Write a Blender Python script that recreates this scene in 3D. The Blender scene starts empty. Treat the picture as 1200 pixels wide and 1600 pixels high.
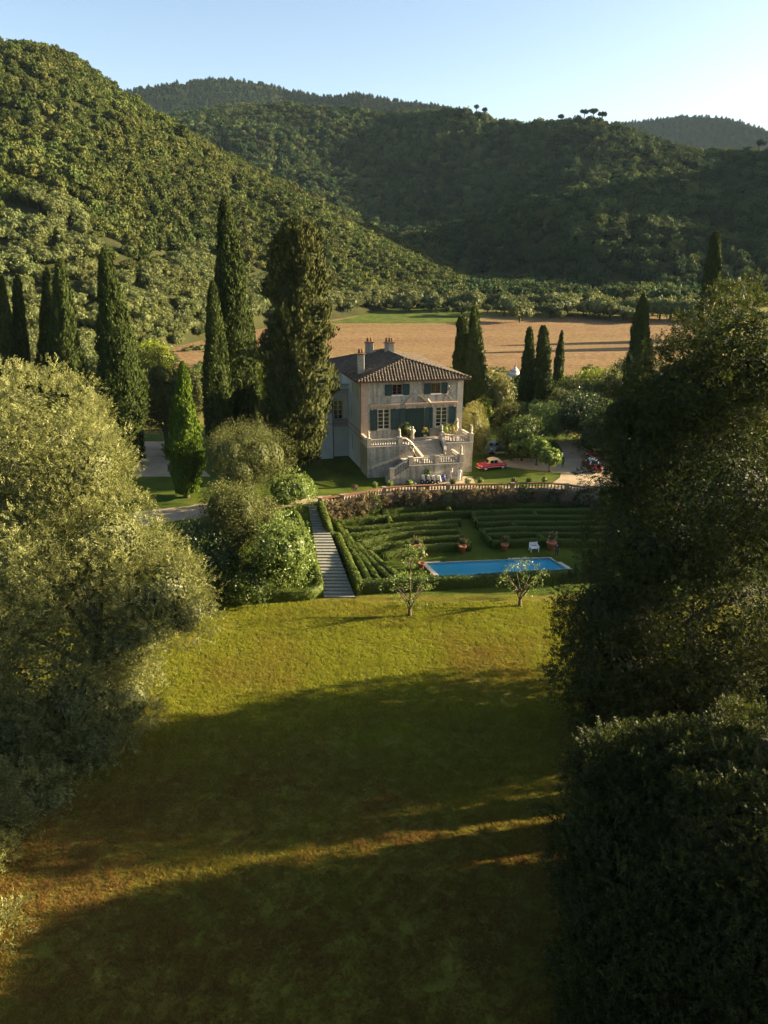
import bpy, math, random
import numpy as np
from mathutils import Vector, Matrix
rng = np.random.default_rng(7); random.seed(7)
R_ = math.radians
sc = bpy.context.scene
COL = sc.collection
# ------------------------------------------------------------------ camera
PITCH = R_(21.1); F = 1110.0; H = 29.0
cam_d = bpy.data.cameras.new('camera'); cam = bpy.data.objects.new('camera', cam_d); COL.objects.link(cam)
cam_d.sensor_fit = 'VERTICAL'; cam_d.sensor_height = 36.0; cam_d.lens = F/1600*36.0
cam_d.clip_end = 12000; cam_d.clip_start = 0.5
cam.location = (0, 0, H); cam.rotation_euler = (math.pi/2-PITCH, 0, 0)
sc.camera = cam
# ------------------------------------------------------------------ world, sun, exposure
SUN_AZ = R_(80.5); SUN_EL = R_(15.5)          # azimuth from +Y towards +X
w = bpy.data.worlds.new('World'); sc.world = w; w.use_nodes = True
nt = w.node_tree; nt.nodes.clear()
sky = nt.nodes.new('ShaderNodeTexSky'); sky.sky_type = 'NISHITA'; sky.sun_disc = False
sky.sun_elevation = SUN_EL; sky.sun_rotation = SUN_AZ
sky.air_density = 0.8; sky.dust_density = 1.7; sky.ozone_density = 0.7; sky.altitude = 200
bg = nt.nodes.new('ShaderNodeBackground'); bg.inputs[1].default_value = 0.050
out = nt.nodes.new('ShaderNodeOutputWorld')
nt.links.new(sky.outputs[0], bg.inputs[0]); nt.links.new(bg.outputs[0], out.inputs[0])
sun_d = bpy.data.lights.new('sun', 'SUN'); sun_d.energy = 5.0; sun_d.angle = R_(0.5); sun_d.color = (1.0, 0.80, 0.50)
sun = bpy.data.objects.new('sun', sun_d); COL.objects.link(sun)
SV = Vector((math.sin(SUN_AZ)*math.cos(SUN_EL), math.cos(SUN_AZ)*math.cos(SUN_EL), math.sin(SUN_EL)))
sun.rotation_euler = SV.to_track_quat('Z', 'Y').to_euler(); sun.location = (60, 10, 60)
sc.view_settings.view_transform = 'Standard'; sc.view_settings.look = 'None'
sc.view_settings.exposure = 2.5; sc.view_settings.gamma = 1.0
sc.cycles.max_bounces = 6; sc.cycles.diffuse_bounces = 3; sc.cycles.glossy_bounces = 2
sc.cycles.transmission_bounces = 4; sc.cycles.transparent_max_bounces = 8; sc.cycles.volume_bounces = 0
sc.cycles.caustics_reflective = False; sc.cycles.caustics_refractive = False
# ------------------------------------------------------------------ helpers
def ray(px, py):
    dx = (px-600)/F; dy = (800-py)/F
    c, s = math.cos(PITCH), math.sin(PITCH)
    return np.array([dx, c+dy*s, -s+dy*c])
def B(px, py, z=0.0):                                  # where the sight line meets height z
    r = ray(px, py); t = (z-H)/r[2]; return np.array([r[0]*t, r[1]*t, z])
def BR(px, py, dist):                                  # ... or reaches a horizontal distance
    r = ray(px, py); t = dist/math.hypot(r[0], r[1]); return np.array([r[0]*t, r[1]*t, H+r[2]*t])
def XD(px, D, z):                                      # x of image column px at forward distance D, height z
    depth = D*math.cos(PITCH)+(H-z)*math.sin(PITCH); return (px-600)/F*depth
def ZY(py, D):                                         # height seen at image row py at forward distance D (on axis)
    a = PITCH-math.atan((800-py)/F); return H-D*math.tan(a)

_lat = rng.random((256, 256))
def vnoise(x, y):
    x = np.asarray(x, float); y = np.asarray(y, float)
    xi = np.floor(x).astype(int); yi = np.floor(y).astype(int); fx = x-xi; fy = y-yi
    fx = fx*fx*(3-2*fx); fy = fy*fy*(3-2*fy)
    a = _lat[xi & 255, yi & 255]; b = _lat[(xi+1) & 255, yi & 255]; c = _lat[xi & 255, (yi+1) & 255]; d = _lat[(xi+1) & 255, (yi+1) & 255]
    return (a*(1-fx)+b*fx)*(1-fy)+(c*(1-fx)+d*fx)*fy
def fbm(x, y, o=4):
    s = 0; a = .5
    for k in range(o): s = s+a*(vnoise(x*2**k+17*k, y*2**k+31*k)-.5); a *= .5
    return s*2
def nrm(v): return v/np.maximum(np.linalg.norm(v, axis=-1, keepdims=True), 1e-9)

def tag(o, label=None, cat=None, group=None, kind=None):
    if label: o['label'] = label
    if cat: o['category'] = cat
    if group: o['group'] = group
    if kind: o['kind'] = kind
    return o
def link(name, me, parent=None, mat=None, loc=None):
    o = bpy.data.objects.new(name, me)
    if mat is not None and me is not None and len(me.materials) == 0:
        for m in (mat if isinstance(mat, (list, tuple)) else [mat]): me.materials.append(m)
    if parent is not None: o.parent = parent
    if loc is not None: o.location = loc
    COL.objects.link(o); return o
def empty(name, loc=(0, 0, 0), rz=0.0):
    o = bpy.data.objects.new(name, None); COL.objects.link(o); o.location = loc; o.rotation_euler = (0, 0, rz); o.empty_display_size = .3
    return o
def quads_mesh(name, V, Q, v=None, smooth=False, mi=None):
    me = bpy.data.meshes.new(name); V = np.asarray(V, np.float32); Q = np.asarray(Q, np.int32)
    n = Q.shape[1]
    me.vertices.add(len(V)); me.vertices.foreach_set('co', V.ravel())
    me.loops.add(Q.size); me.loops.foreach_set('vertex_index', Q.ravel())
    me.polygons.add(len(Q)); me.polygons.foreach_set('loop_start', np.arange(len(Q), dtype=np.int32)*n)
    me.polygons.foreach_set('loop_total', np.full(len(Q), n, np.int32))
    if smooth: me.polygons.foreach_set('use_smooth', np.ones(len(Q), bool))
    if mi is not None: me.polygons.foreach_set('material_index', np.asarray(mi, np.int32))
    me.update(calc_edges=True)
    if v is not None:
        a = me.attributes.new('v', 'FLOAT', 'POINT'); a.data.foreach_set('value', np.asarray(v, np.float32))
    return me
class MB:
    def __init__(s): s.V = []; s.F = []; s.M = []; s.S = []
    def add(s, V, Fc, m=0, smooth=False):
        b = len(s.V); s.V += [tuple(map(float, p)) for p in V]
        for f in Fc: s.F.append(tuple(i+b for i in f)); s.M.append(m); s.S.append(smooth)
        return s
    def hexa(s, P, m=0):                # 8 points: bottom 0-3, top 4-7
        return s.add(P, [(3, 2, 1, 0), (4, 5, 6, 7), (0, 1, 5, 4), (1, 2, 6, 5), (2, 3, 7, 6), (3, 0, 4, 7)], m)
    def box(s, x0, x1, y0, y1, z0, z1, m=0, T=None):
        P = [(x0, y0, z0), (x1, y0, z0), (x1, y1, z0), (x0, y1, z0), (x0, y0, z1), (x1, y0, z1), (x1, y1, z1), (x0, y1, z1)]
        if T: P = [T(*p) for p in P]
        return s.hexa(P, m)
    def lathe(s, prof, n=8, c=(0, 0, 0), m=0, smooth=True, cap=True):
        V = []; Fc = []
        for (r, z) in prof:
            for k in range(n):
                a = 2*math.pi*k/n; V.append((c[0]+r*math.cos(a), c[1]+r*math.sin(a), c[2]+z))
        for i in range(len(prof)-1):
            for k in range(n): Fc.append((i*n+k, i*n+(k+1) % n, (i+1)*n+(k+1) % n, (i+1)*n+k))
        if cap: Fc.append(tuple(range(n-1, -1, -1))); Fc.append(tuple(range((len(prof)-1)*n, len(prof)*n)))
        return s.add(V, Fc, m, smooth)
    def tube(s, pts, rad, n=6, m=0, smooth=True, cap=True):
        pts = [Vector(p) for p in pts]; V = []; Fc = []
        if not hasattr(rad, '__len__'): rad = [rad]*len(pts)
        for i, p in enumerate(pts):
            d = (pts[min(i+1, len(pts)-1)]-pts[max(i-1, 0)]).normalized()
            a = d.cross(Vector((0, 0, 1)) if abs(d.z) < .9 else Vector((1, 0, 0))).normalized(); b = d.cross(a)
            for k in range(n):
                t = 2*math.pi*k/n; V.append(p+a*(math.cos(t)*rad[i])+b*(math.sin(t)*rad[i]))
        for i in range(len(pts)-1):
            for k in range(n): Fc.append((i*n+k, i*n+(k+1) % n, (i+1)*n+(k+1) % n, (i+1)*n+k))
        if cap: Fc.append(tuple(range(n-1, -1, -1))); Fc.append(tuple(range((len(pts)-1)*n, len(pts)*n)))
        return s.add(V, Fc, m, smooth)
    def ell(s, c, r, nu=10, nv=7, m=0):
        V = []; Fc = []
        for i in range(nv+1):
            th = math.pi*i/nv
            for k in range(nu):
                ph = 2*math.pi*k/nu; V.append((c[0]+r[0]*math.sin(th)*math.cos(ph), c[1]+r[1]*math.sin(th)*math.sin(ph), c[2]+r[2]*math.cos(th)))
        for i in range(nv):
            for k in range(nu): Fc.append((i*nu+k, (i+1)*nu+k, (i+1)*nu+(k+1) % nu, i*nu+(k+1) % nu))
        return s.add(V, Fc, m, True)
    def mesh(s, name):
        me = bpy.data.meshes.new(name); me.from_pydata(s.V, [], s.F)
        me.polygons.foreach_set('use_smooth', s.S); me.polygons.foreach_set('material_index', s.M); me.update(); return me
    def obj(s, name, mat, parent=None, loc=None): return link(name, s.mesh(name), parent, mat, loc)
def copy_tree(o, parent=None):
    c = o.copy(); COL.objects.link(c)
    if parent is not None: c.parent = parent
    for ch in o.children: copy_tree(ch, c)
    return c
# ------------------------------------------------------------------ materials
def mat(name):
    m = bpy.data.materials.new(name); m.use_nodes = True; m.node_tree.nodes.clear(); return m, m.node_tree
def N(t, kind, **kw):
    n = t.nodes.new(kind)
    for k, v in kw.items():
        if k.startswith('i_'):
            key = k[2:]; key = int(key) if key.isdigit() else key.replace('_', ' '); n.inputs[key].default_value = v
        else: setattr(n, k, v)
    return n
def ramp(t, stops, fac):
    r = N(t, 'ShaderNodeValToRGB'); e = r.color_ramp.elements
    while len(e) < len(stops): e.new(.5)
    for i, (p, c) in enumerate(stops): e[i].position = p; e[i].color = tuple(c)+((1,) if len(c) == 3 else ())
    t.links.new(fac, r.inputs[0]); return r.outputs[0]
def noise(t, scale, detail=4, rough=.6, vec=None, dist=0.0, space='Object'):
    n = N(t, 'ShaderNodeTexNoise'); n.inputs['Scale'].default_value = scale; n.inputs['Detail'].default_value = detail
    n.inputs['Roughness'].default_value = rough; n.inputs['Distortion'].default_value = dist
    if vec is None: vec = N(t, 'ShaderNodeTexCoord').outputs[space]
    t.links.new(vec, n.inputs['Vector']); return n.outputs['Fac']
def mixc(t, a, b, fac, mode='MIX'):
    m = N(t, 'ShaderNodeMix', data_type='RGBA', blend_type=mode)
    for sock, v in ((m.inputs[0], fac), (m.inputs[6], a), (m.inputs[7], b)):
        if isinstance(v, (int, float)): sock.default_value = v
        elif isinstance(v, tuple): sock.default_value = v+((1,) if len(v) == 3 else ())
        else: t.links.new(v, sock)
    return m.outputs[2]
def principled(t, col, rough=.8, spec=.3, bump=None, bstr=.3, bdist=.02, metal=0):
    p = N(t, 'ShaderNodeBsdfPrincipled'); o = N(t, 'ShaderNodeOutputMaterial')
    if isinstance(col, tuple): p.inputs['Base Color'].default_value = col+((1,) if len(col) == 3 else ())
    else: t.links.new(col, p.inputs['Base Color'])
    p.inputs['Roughness'].default_value = rough; p.inputs['Specular IOR Level'].default_value = spec; p.inputs['Metallic'].default_value = metal
    if bump is not None:
        b = N(t, 'ShaderNodeBump'); b.inputs['Strength'].default_value = bstr; b.inputs['Distance'].default_value = bdist
        t.links.new(bump, b.inputs['Height']); t.links.new(b.outputs[0], p.inputs['Normal'])
    t.links.new(p.outputs[0], o.inputs[0]); return p
def flat(name, col, rough=.6, spec=.4, metal=0, var=.12, sc_=3.0):
    m, t = mat(name); n = noise(t, sc_, 5)
    c = mixc(t, tuple(x*(1-var) for x in col), tuple(min(1, x*(1+var)) for x in col), n)
    principled(t, c, rough, spec, n, .15, .01, metal); return m
def leaf(name, a, b, c=None, trans=.32, rough=.55, spec=.25, rnd=.3):
    """a..b by the leaf's own value, varied again per plant"""
    m, t = mat(name)
    at = N(t, 'ShaderNodeAttribute', attribute_name='v')
    col = ramp(t, [(0, a), (.55, tuple((x+y)/2 for x, y in zip(a, b))), (1, b)], at.outputs['Fac'])
    oi = N(t, 'ShaderNodeObjectInfo')
    if c is not None:
        rr = ramp(t, [(.35, (0, 0, 0)), (1, (1, 1, 1))], oi.outputs['Random']); col = mixc(t, col, c, rr)
    mr = N(t, 'ShaderNodeMapRange'); mr.inputs['To Min'].default_value = 1-rnd; mr.inputs['To Max'].default_value = 1+rnd
    ml = N(t, 'ShaderNodeMath', operation='MULTIPLY'); ml.inputs[1].default_value = 7.31; fr = N(t, 'ShaderNodeMath', operation='FRACT')
    t.links.new(oi.outputs['Random'], ml.inputs[0]); t.links.new(ml.outputs[0], fr.inputs[0]); t.links.new(fr.outputs[0], mr.inputs[0])
    vm = N(t, 'ShaderNodeVectorMath', operation='SCALE'); t.links.new(col, vm.inputs[0]); t.links.new(mr.outputs[0], vm.inputs['Scale'])
    p = N(t, 'ShaderNodeBsdfPrincipled'); p.inputs['Roughness'].default_value = rough; p.inputs['Specular IOR Level'].default_value = spec
    tr = N(t, 'ShaderNodeBsdfTranslucent'); mx = N(t, 'ShaderNodeMixShader'); mx.inputs[0].default_value = trans; o = N(t, 'ShaderNodeOutputMaterial')
    t.links.new(vm.outputs[0], p.inputs['Base Color'])
    tc = mixc(t, vm.outputs[0], (1.0, 1.0, .45), .55, 'MULTIPLY'); t.links.new(tc, tr.inputs[0])
    t.links.new(p.outputs[0], mx.inputs[1]); t.links.new(tr.outputs[0], mx.inputs[2]); t.links.new(mx.outputs[0], o.inputs[0]); return m
M = {}
M['oak_near'] = leaf('holm_oak_leaf', (.020, .032, .009), (.074, .084, .018), trans=.38, rough=.55, spec=.15, rnd=.1)
M['olive_near'] = leaf('olive_leaf_near', (.100, .116, .030), (.285, .288, .100), trans=.30, rough=.5, spec=.3, rnd=.2)
M['cypress'] = leaf('cypress_foliage', (.022, .036, .009), (.062, .080, .018), trans=.15, rough=.8, spec=.1, rnd=.12)
M['cypress_bright'] = leaf('young_cypress_foliage', (.045, .080, .010), (.115, .165, .018), trans=.2, rough=.8, spec=.1, rnd=.05)
M['cypress_brown'] = leaf('old_cypress_foliage', (.028, .036, .010), (.078, .082, .023), trans=.15, rough=.8, spec=.1, rnd=.05)
M['forest'] = leaf('forest_foliage', (.034, .050, .012), (.075, .094, .023), (.088, .096, .028), trans=.16, rough=.8, spec=.1, rnd=.27)
M['forest_mid'] = leaf('far_slope_foliage', (.016, .036, .014), (.048, .078, .027), (.078, .094, .032), trans=.22, rough=.8, spec=.1, rnd=.38)
M['forest_far'] = leaf('distant_conifer_foliage', (.018, .036, .020), (.045, .070, .034), trans=.2, rough=.8, spec=.1, rnd=.3)
M['olive'] = leaf('olive_leaf', (.066, .082, .026), (.152, .166, .058), trans=.28, rough=.6, spec=.2, rnd=.22)
M['olive_dim'] = leaf('brownish_olive_leaf', (.058, .072, .018), (.140, .145, .042), trans=.28, rough=.6, spec=.2, rnd=.15)
M['bush'] = leaf('broadleaf', (.040, .066, .012), (.105, .140, .025), trans=.33, rough=.5, spec=.3, rnd=.25)
M['bush_dark'] = leaf('dark_laurel_leaf', (.020, .040, .009), (.055, .085, .016), trans=.25, rough=.45, spec=.35, rnd=.2)
M['bush_bright'] = leaf('yellow_green_leaf', (.12, .16, .012), (.24, .28, .03), trans=.4, rough=.5, spec=.25, rnd=.2)
M['bush_pale'] = leaf('pale_green_leaf', (.095, .145, .028), (.225, .285, .075), trans=.35, rough=.45, spec=.35, rnd=.15)
M['willow'] = leaf('silvery_willow_leaf', (.15, .15, .045), (.30, .285, .10), trans=.35, rough=.5, spec=.25, rnd=.1)
M['dry'] = leaf('dry_flowering_shrub', (.095, .078, .040), (.225, .172, .10), trans=.3, rough=.7, spec=.1, rnd=.25)
M['hedge'] = leaf('box_hedge_leaf', (.036, .062, .010), (.150, .180, .024), trans=.25, rough=.6, spec=.2, rnd=.08)
M['pink'] = leaf('pink_blossom', (.45, .22, .16), (.75, .50, .38), trans=.3, rnd=.1)
M['yellow'] = leaf('yellow_blossom', (.55, .38, .05), (.8, .62, .12), trans=.3, rnd=.1)
M['grassblade'] = leaf('grass_blade', (.120, .165, .012), (.385, .370, .042), trans=.35, rough=.6, spec=.15, rnd=.05)
def stands(m, scale=.016, amt=.2):
    """patches of lighter and darker kinds of tree over a slope"""
    t = m.node_tree; g = N(t, 'ShaderNodeNewGeometry'); n1 = noise(t, scale, 4, .62, g.outputs['Position']); f = ramp(t, [(.36, (1-amt,)*3), (.64, (1+amt,)*3)], n1)
    n2 = noise(t, scale*2.3, 3, .6, g.outputs['Position']); f2 = ramp(t, [(.40, (.92, 1.0, .98)), (.62, (1.06, 1.0, .92))], n2)
    for n in list(t.nodes):
        if n.type in ('BSDF_PRINCIPLED', 'BSDF_TRANSLUCENT'):
            sk = n.inputs[0]; src = sk.links[0].from_socket; t.links.new(mixc(t, mixc(t, src, f, 1.0, 'MULTIPLY'), f2, 1.0, 'MULTIPLY'), sk)
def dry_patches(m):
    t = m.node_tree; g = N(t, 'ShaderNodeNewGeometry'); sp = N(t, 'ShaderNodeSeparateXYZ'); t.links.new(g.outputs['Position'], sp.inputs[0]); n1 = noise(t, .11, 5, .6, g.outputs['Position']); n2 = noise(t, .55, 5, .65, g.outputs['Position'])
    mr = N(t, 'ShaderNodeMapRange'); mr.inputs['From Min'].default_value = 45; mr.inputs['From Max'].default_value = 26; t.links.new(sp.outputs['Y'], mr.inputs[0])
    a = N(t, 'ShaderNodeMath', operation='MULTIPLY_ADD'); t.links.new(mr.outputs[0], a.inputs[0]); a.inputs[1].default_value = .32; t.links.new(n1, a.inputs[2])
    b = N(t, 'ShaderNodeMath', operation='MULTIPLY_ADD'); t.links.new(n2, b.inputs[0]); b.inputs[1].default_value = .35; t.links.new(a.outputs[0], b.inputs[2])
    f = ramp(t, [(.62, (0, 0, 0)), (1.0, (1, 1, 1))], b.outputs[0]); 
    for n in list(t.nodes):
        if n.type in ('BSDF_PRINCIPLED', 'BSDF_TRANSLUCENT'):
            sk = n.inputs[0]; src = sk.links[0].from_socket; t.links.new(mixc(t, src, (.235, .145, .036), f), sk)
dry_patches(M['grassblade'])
for q_ in ('forest', 'forest_mid', 'olive'): stands(M[q_])
m, t = mat('bark'); n = noise(t, 6, 6, .7); principled(t, ramp(t, [(.3, (.045, .032, .022)), (.7, (.15, .115, .08))], n), .95, .1, n, .8, .05); M['bark'] = m
m, t = mat('lawn_ground')
n1 = noise(t, .12, 4, .6); n2 = noise(t, 1.6, 6, .7); n3 = noise(t, 14, 3, .7)
c = ramp(t, [(.30, (.085, .098, .010)), (.52, (.130, .125, .016)), (.75, (.195, .150, .030))], n1)
c = mixc(t, c, ramp(t, [(.3, (.05, .066, .008)), (.7, (.22, .18, .035))], n2), .45); c = mixc(t, c, ramp(t, [(.35, (.45, .5, .35)), (.65, (1.25, 1.2, 1.1))], n3), 1.0, 'MULTIPLY')
principled(t, c, .95, .1, n3, .7, .08); M['lawn'] = m; LAWN = m
m, t = mat('garden_turf')
n1 = noise(t, .35, 5, .65); n3 = noise(t, 9, 4, .7)
c = ramp(t, [(.30, (.035, .062, .008)), (.55, (.075, .105, .012)), (.8, (.135, .135, .022))], n1); c = mixc(t, c, ramp(t, [(.3, (.6, .6, .6)), (.7, (1.25, 1.2, 1.1))], n3), 1.0, 'MULTIPLY')
principled(t, c, .95, .1, n3, .6, .06); M['turf'] = m
m, t = mat('gravel'); n1 = noise(t, 25, 4, .8); n2 = noise(t, .5, 4)
c = mixc(t, ramp(t, [(.3, (.30, .24, .16)), (.7, (.46, .38, .27))], n1), ramp(t, [(.35, (.7, .68, .6)), (.7, (1.05, 1.02, 1))], n2), 1.0, 'MULTIPLY')
principled(t, c, .95, .15, n1, .5, .02); M['gravel'] = m
m, t = mat('ploughed_field')
tc = N(t, 'ShaderNodeTexCoord'); mp = N(t, 'ShaderNodeMapping'); mp.inputs['Scale'].default_value = (.006, .07, .05); mp.inputs['Rotation'].default_value = (0, 0, .12); t.links.new(tc.outputs['Object'], mp.inputs[0])
n1 = noise(t, 1.0, 6, .6, mp.outputs[0], .6); n2 = noise(t, .9, 5, .75); n3 = noise(t, .02, 4, .6)
mp2 = N(t, 'ShaderNodeMapping'); mp2.inputs['Rotation'].default_value = (0, 0, .12); t.links.new(tc.outputs['Object'], mp2.inputs[0])
wv = N(t, 'ShaderNodeTexWave', wave_type='BANDS', bands_direction='Y'); wv.inputs['Scale'].default_value = .13; wv.inputs['Distortion'].default_value = 5; wv.inputs['Detail'].default_value = 4; wv.inputs['Detail Scale'].default_value = .4; t.links.new(mp2.outputs[0], wv.inputs['Vector'])
c = ramp(t, [(.30, (.110, .060, .028)), (.5, (.170, .098, .042)), (.72, (.225, .145, .066))], n1)
c = mixc(t, c, ramp(t, [(.36, (.085, .055, .032)), (.64, (.30, .215, .12))], n2), .5)
c = mixc(t, c, (.20, .165, .055), ramp(t, [(.50, (0, 0, 0)), (.75, (.6, .6, .6))], n3)); c = mixc(t, c, ramp(t, [(.1, (.95, .94, .93)), (.9, (1.03, 1.03, 1.02))], wv.outputs['Fac']), 1.0, 'MULTIPLY')
principled(t, c, 1.0, .05, n2, .8, .25); M['field'] = m
m, t = mat('meadow'); n1 = noise(t, .05, 5, .65); n2 = noise(t, 1.2, 5, .7)
c = mixc(t, ramp(t, [(.3, (.085, .095, .020)), (.55, (.15, .14, .035)), (.75, (.23, .18, .06))], n1), ramp(t, [(.3, (.06, .07, .02)), (.7, (.24, .20, .07))], n2), .4)
principled(t, c, 1, .05, n2, .6, .2); M['meadow'] = m
m, t = mat('forest_floor'); n1 = noise(t, .08, 4); principled(t, ramp(t, [(.3, (.020, .026, .010)), (.7, (.05, .05, .02))], n1), 1, .05, n1, .5, .5); M['floor'] = m
m, t = mat('weathered_plaster')
n1 = noise(t, .55, 6, .7); n2 = noise(t, 4.5, 6, .75); n3 = noise(t, 1.4, 7, .7, dist=.8)
c = ramp(t, [(.32, (.27, .24, .185)), (.50, (.42, .38, .30)), (.70, (.53, .49, .39))], n1)
c = mixc(t, c, ramp(t, [(.40, (.22, .185, .14)), (.60, (.56, .52, .43))], n2), .5); c = mixc(t, c, (.30, .24, .18), ramp(t, [(.58, (0, 0, 0)), (.70, (.75, .75, .75))], n3))
tc = N(t, 'ShaderNodeTexCoord'); mp = N(t, 'ShaderNodeMapping'); mp.inputs['Scale'].default_value = (2.2, 2.2, .18); t.links.new(tc.outputs['Object'], mp.inputs[0])
ns = noise(t, 1, 4, .6, mp.outputs[0]); c = mixc(t, c, ramp(t, [(.36, (.52, .50, .46)), (.58, (1, 1, 1))], ns), .85, 'MULTIPLY')
principled(t, c, .92, .15, n2, .5, .04); M['plaster'] = m
m, t = mat('grey_render'); n1 = noise(t, .5, 5, .6); n2 = noise(t, 5, 4, .6)
c = mixc(t, ramp(t, [(.3, (.46, .47, .43)), (.7, (.60, .60, .54))], n1), ramp(t, [(.3, (.42, .42, .38)), (.7, (.64, .63, .58))], n2), .3); principled(t, c, .92, .15, n2, .3, .02); M['render'] = m
m, t = mat('old_limestone'); n1 = noise(t, 1.1, 6, .7); n2 = noise(t, 7, 6, .8)
c = mixc(t, ramp(t, [(.3, (.26, .23, .18)), (.55, (.44, .38, .29)), (.75, (.56, .50, .39))], n1), ramp(t, [(.35, (.12, .11, .09)), (.65, (.58, .52, .42))], n2), .4); principled(t, c, .9, .2, n2, .6, .03); M['stone'] = m
m, t = mat('pink_stone'); n2 = noise(t, 4, 6, .8)
principled(t, ramp(t, [(.3, (.34, .23, .16)), (.7, (.55, .40, .29))], n2), .9, .2, n2, .5, .03); M['pinkstone'] = m
m, t = mat('roof_tile'); n1 = noise(t, 1.3, 5, .7); n2 = noise(t, 6, 4, .8)
at = N(t, 'ShaderNodeAttribute', attribute_name='v')
c = mixc(t, ramp(t, [(.0, (.032, .029, .025)), (.5, (.072, .060, .048)), (1, (.150, .118, .088))], at.outputs['Fac']), ramp(t, [(.35, (.05, .045, .038)), (.65, (.22, .17, .12))], n2), .45); principled(t, c, .95, .1, n2, .6, .03); M['tile'] = m
M['shutter'] = flat('green_shutter_paint', (.010, .030, .020), .5, .4)
M['shutter_dark'] = flat('dark_green_paint', (.010, .032, .024), .5, .4)
M['frame'] = flat('cream_window_paint', (.62, .58, .46), .5, .4)
M['glass'] = flat('dark_window_glass', (.012, .014, .014), .08, .8, var=.02)
M['white'] = flat('white_paint', (.78, .77, .73), .5, .4); M['iron'] = flat('dark_iron', (.03, .03, .03), .5, .4)
M['terracotta'] = flat('terracotta', (.42, .16, .085), .85, .2); M['copper'] = flat('chimney_pot_clay', (.17, .085, .05), .85, .2)
M['red'] = flat('red_car_paint', (.50, .014, .020), .22, .6, var=.03); M['cream'] = flat('cream_car_paint', (.72, .48, .24), .3, .5, var=.03)
M['maroon'] = flat('dark_red_car_paint', (.30, .012, .022), .22, .6, var=.03); M['carblue'] = flat('dusty_blue_car_paint', (.16, .20, .22), .3, .5, var=.05)
M['chrome'] = flat('chrome', (.75, .74, .70), .15, .5, metal=1, var=.03); M['tyre'] = flat('rubber', (.018, .018, .018), .8, .2)
M['navy'] = flat('navy_scooter_paint', (.015, .030, .17), .28, .6, var=.04); M['black'] = flat('black_paint', (.012, .012, .014), .35, .5)
M['skin'] = flat('skin', (.46, .27, .19), .6, .3, var=.04); M['cloth_w'] = flat('white_cotton', (.72, .71, .72), .9, .1); M['cloth_d'] = flat('charcoal_cloth', (.035, .04, .048), .9, .1); M['hair'] = flat('dark_hair', (.025, .016, .010), .7, .2)
M['wood'] = flat('weathered_wood', (.20, .17, .13), .85, .2, var=.35, sc_=8)
M['coping'] = flat('pool_coping_stone', (.50, .44, .35), .8, .2); M['tent'] = flat('pale_striped_canvas', (.62, .55, .46), .9, .1); M['tent2'] = flat('grey_canvas_band', (.36, .33, .31), .9, .1)
m, t = mat('slab'); n1 = noise(t, 2.5, 6, .7); n2 = noise(t, 14, 5, .75)
oi = N(t, 'ShaderNodeObjectInfo'); c = mixc(t, ramp(t, [(.3, (.16, .17, .15)), (.7, (.32, .31, .27))], n1), ramp(t, [(.35, (.10, .10, .08)), (.65, (.34, .33, .29))], n2), .45)
principled(t, c, .9, .2, n2, .5, .02); M['slab'] = m
m, t = mat('pool_tile'); n1 = noise(t, 1.1, 3); principled(t, ramp(t, [(.3, (.20, .62, .80)), (.7, (.30, .74, .88))], n1), .4, .3); M['pool'] = m
m, t = mat('pool_water')
n1 = noise(t, 5, 4, .6); gl = N(t, 'ShaderNodeBsdfGlossy'); gl.inputs['Roughness'].default_value = .04; tp = N(t, 'ShaderNodeBsdfTransparent'); tp.inputs[0].default_value = (.50, .90, .97, 1)
fr = N(t, 'ShaderNodeFresnel'); fr.inputs[0].default_value = 1.13; bm = N(t, 'ShaderNodeBump'); bm.inputs['Strength'].default_value = .25; bm.inputs['Distance'].default_value = .03; t.links.new(n1, bm.inputs['Height'])
t.links.new(bm.outputs[0], gl.inputs['Normal']); t.links.new(bm.outputs[0], fr.inputs['Normal']); mx = N(t, 'ShaderNodeMixShader'); o = N(t, 'ShaderNodeOutputMaterial')
df = N(t, 'ShaderNodeBsdfDiffuse'); df.inputs[0].default_value = (.06, .45, .64, 1); m0 = N(t, 'ShaderNodeMixShader'); m0.inputs[0].default_value = .55; t.links.new(tp.outputs[0], m0.inputs[1]); t.links.new(df.outputs[0], m0.inputs[2])
t.links.new(fr.outputs[0], mx.inputs[0]); t.links.new(m0.outputs[0], mx.inputs[1]); t.links.new(gl.outputs[0], mx.inputs[2]); t.links.new(mx.outputs[0], o.inputs[0]); M['water'] = m
# ------------------------------------------------------------------ terrain near the villa
e_top = B(501, 790, 0); e_bot = B(557, 934, -3.0)
EK = (e_bot[0]-e_top[0])/(e_bot[1]-e_top[1])
def E(y): return e_top[0]+EK*(np.clip(y, 45, 95)-e_top[1])          # right edge of the stepped path
wpx = [(501, 789), (535, 784), (572, 778), (600, 772), (635, 769), (700, 767), (760, 766), (800, 765), (848, 763.5), (885, 767), (928, 773), (1000, 786), (1100, 800)]
wp = np.array([B(a, b, 0) for a, b in wpx]); ws = wp[:, 0]-E(wp[:, 1])
_o = np.argsort(ws); ws = ws[_o]; wy = wp[_o, 1]
def Wf(s): return np.interp(s, ws, wy)
Y_TOP = float(Wf(0.0)); Y_BOT = float(e_bot[1])
pool_px = [(665, 880), (858, 871.5), (887, 889), (690, 904)]
POOL = np.array([B(a, b, -2.75)[:2] for a, b in pool_px])[::-1]
def in_quad(x, y, P, inset=0.0):
    r = np.ones_like(np.asarray(x, float), bool)
    cx, cy = P.mean(0)
    for i in range(4):
        a = P[i]; b = P[(i+1) % 4]; n = np.array([-(b-a)[1], (b-a)[0]]); n = n/np.linalg.norm(n)
        if (np.array([cx, cy])-a)@n < 0: n = -n
        r &= ((x-a[0])*n[0]+(y-a[1])*n[1]) > inset
    return r
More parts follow.
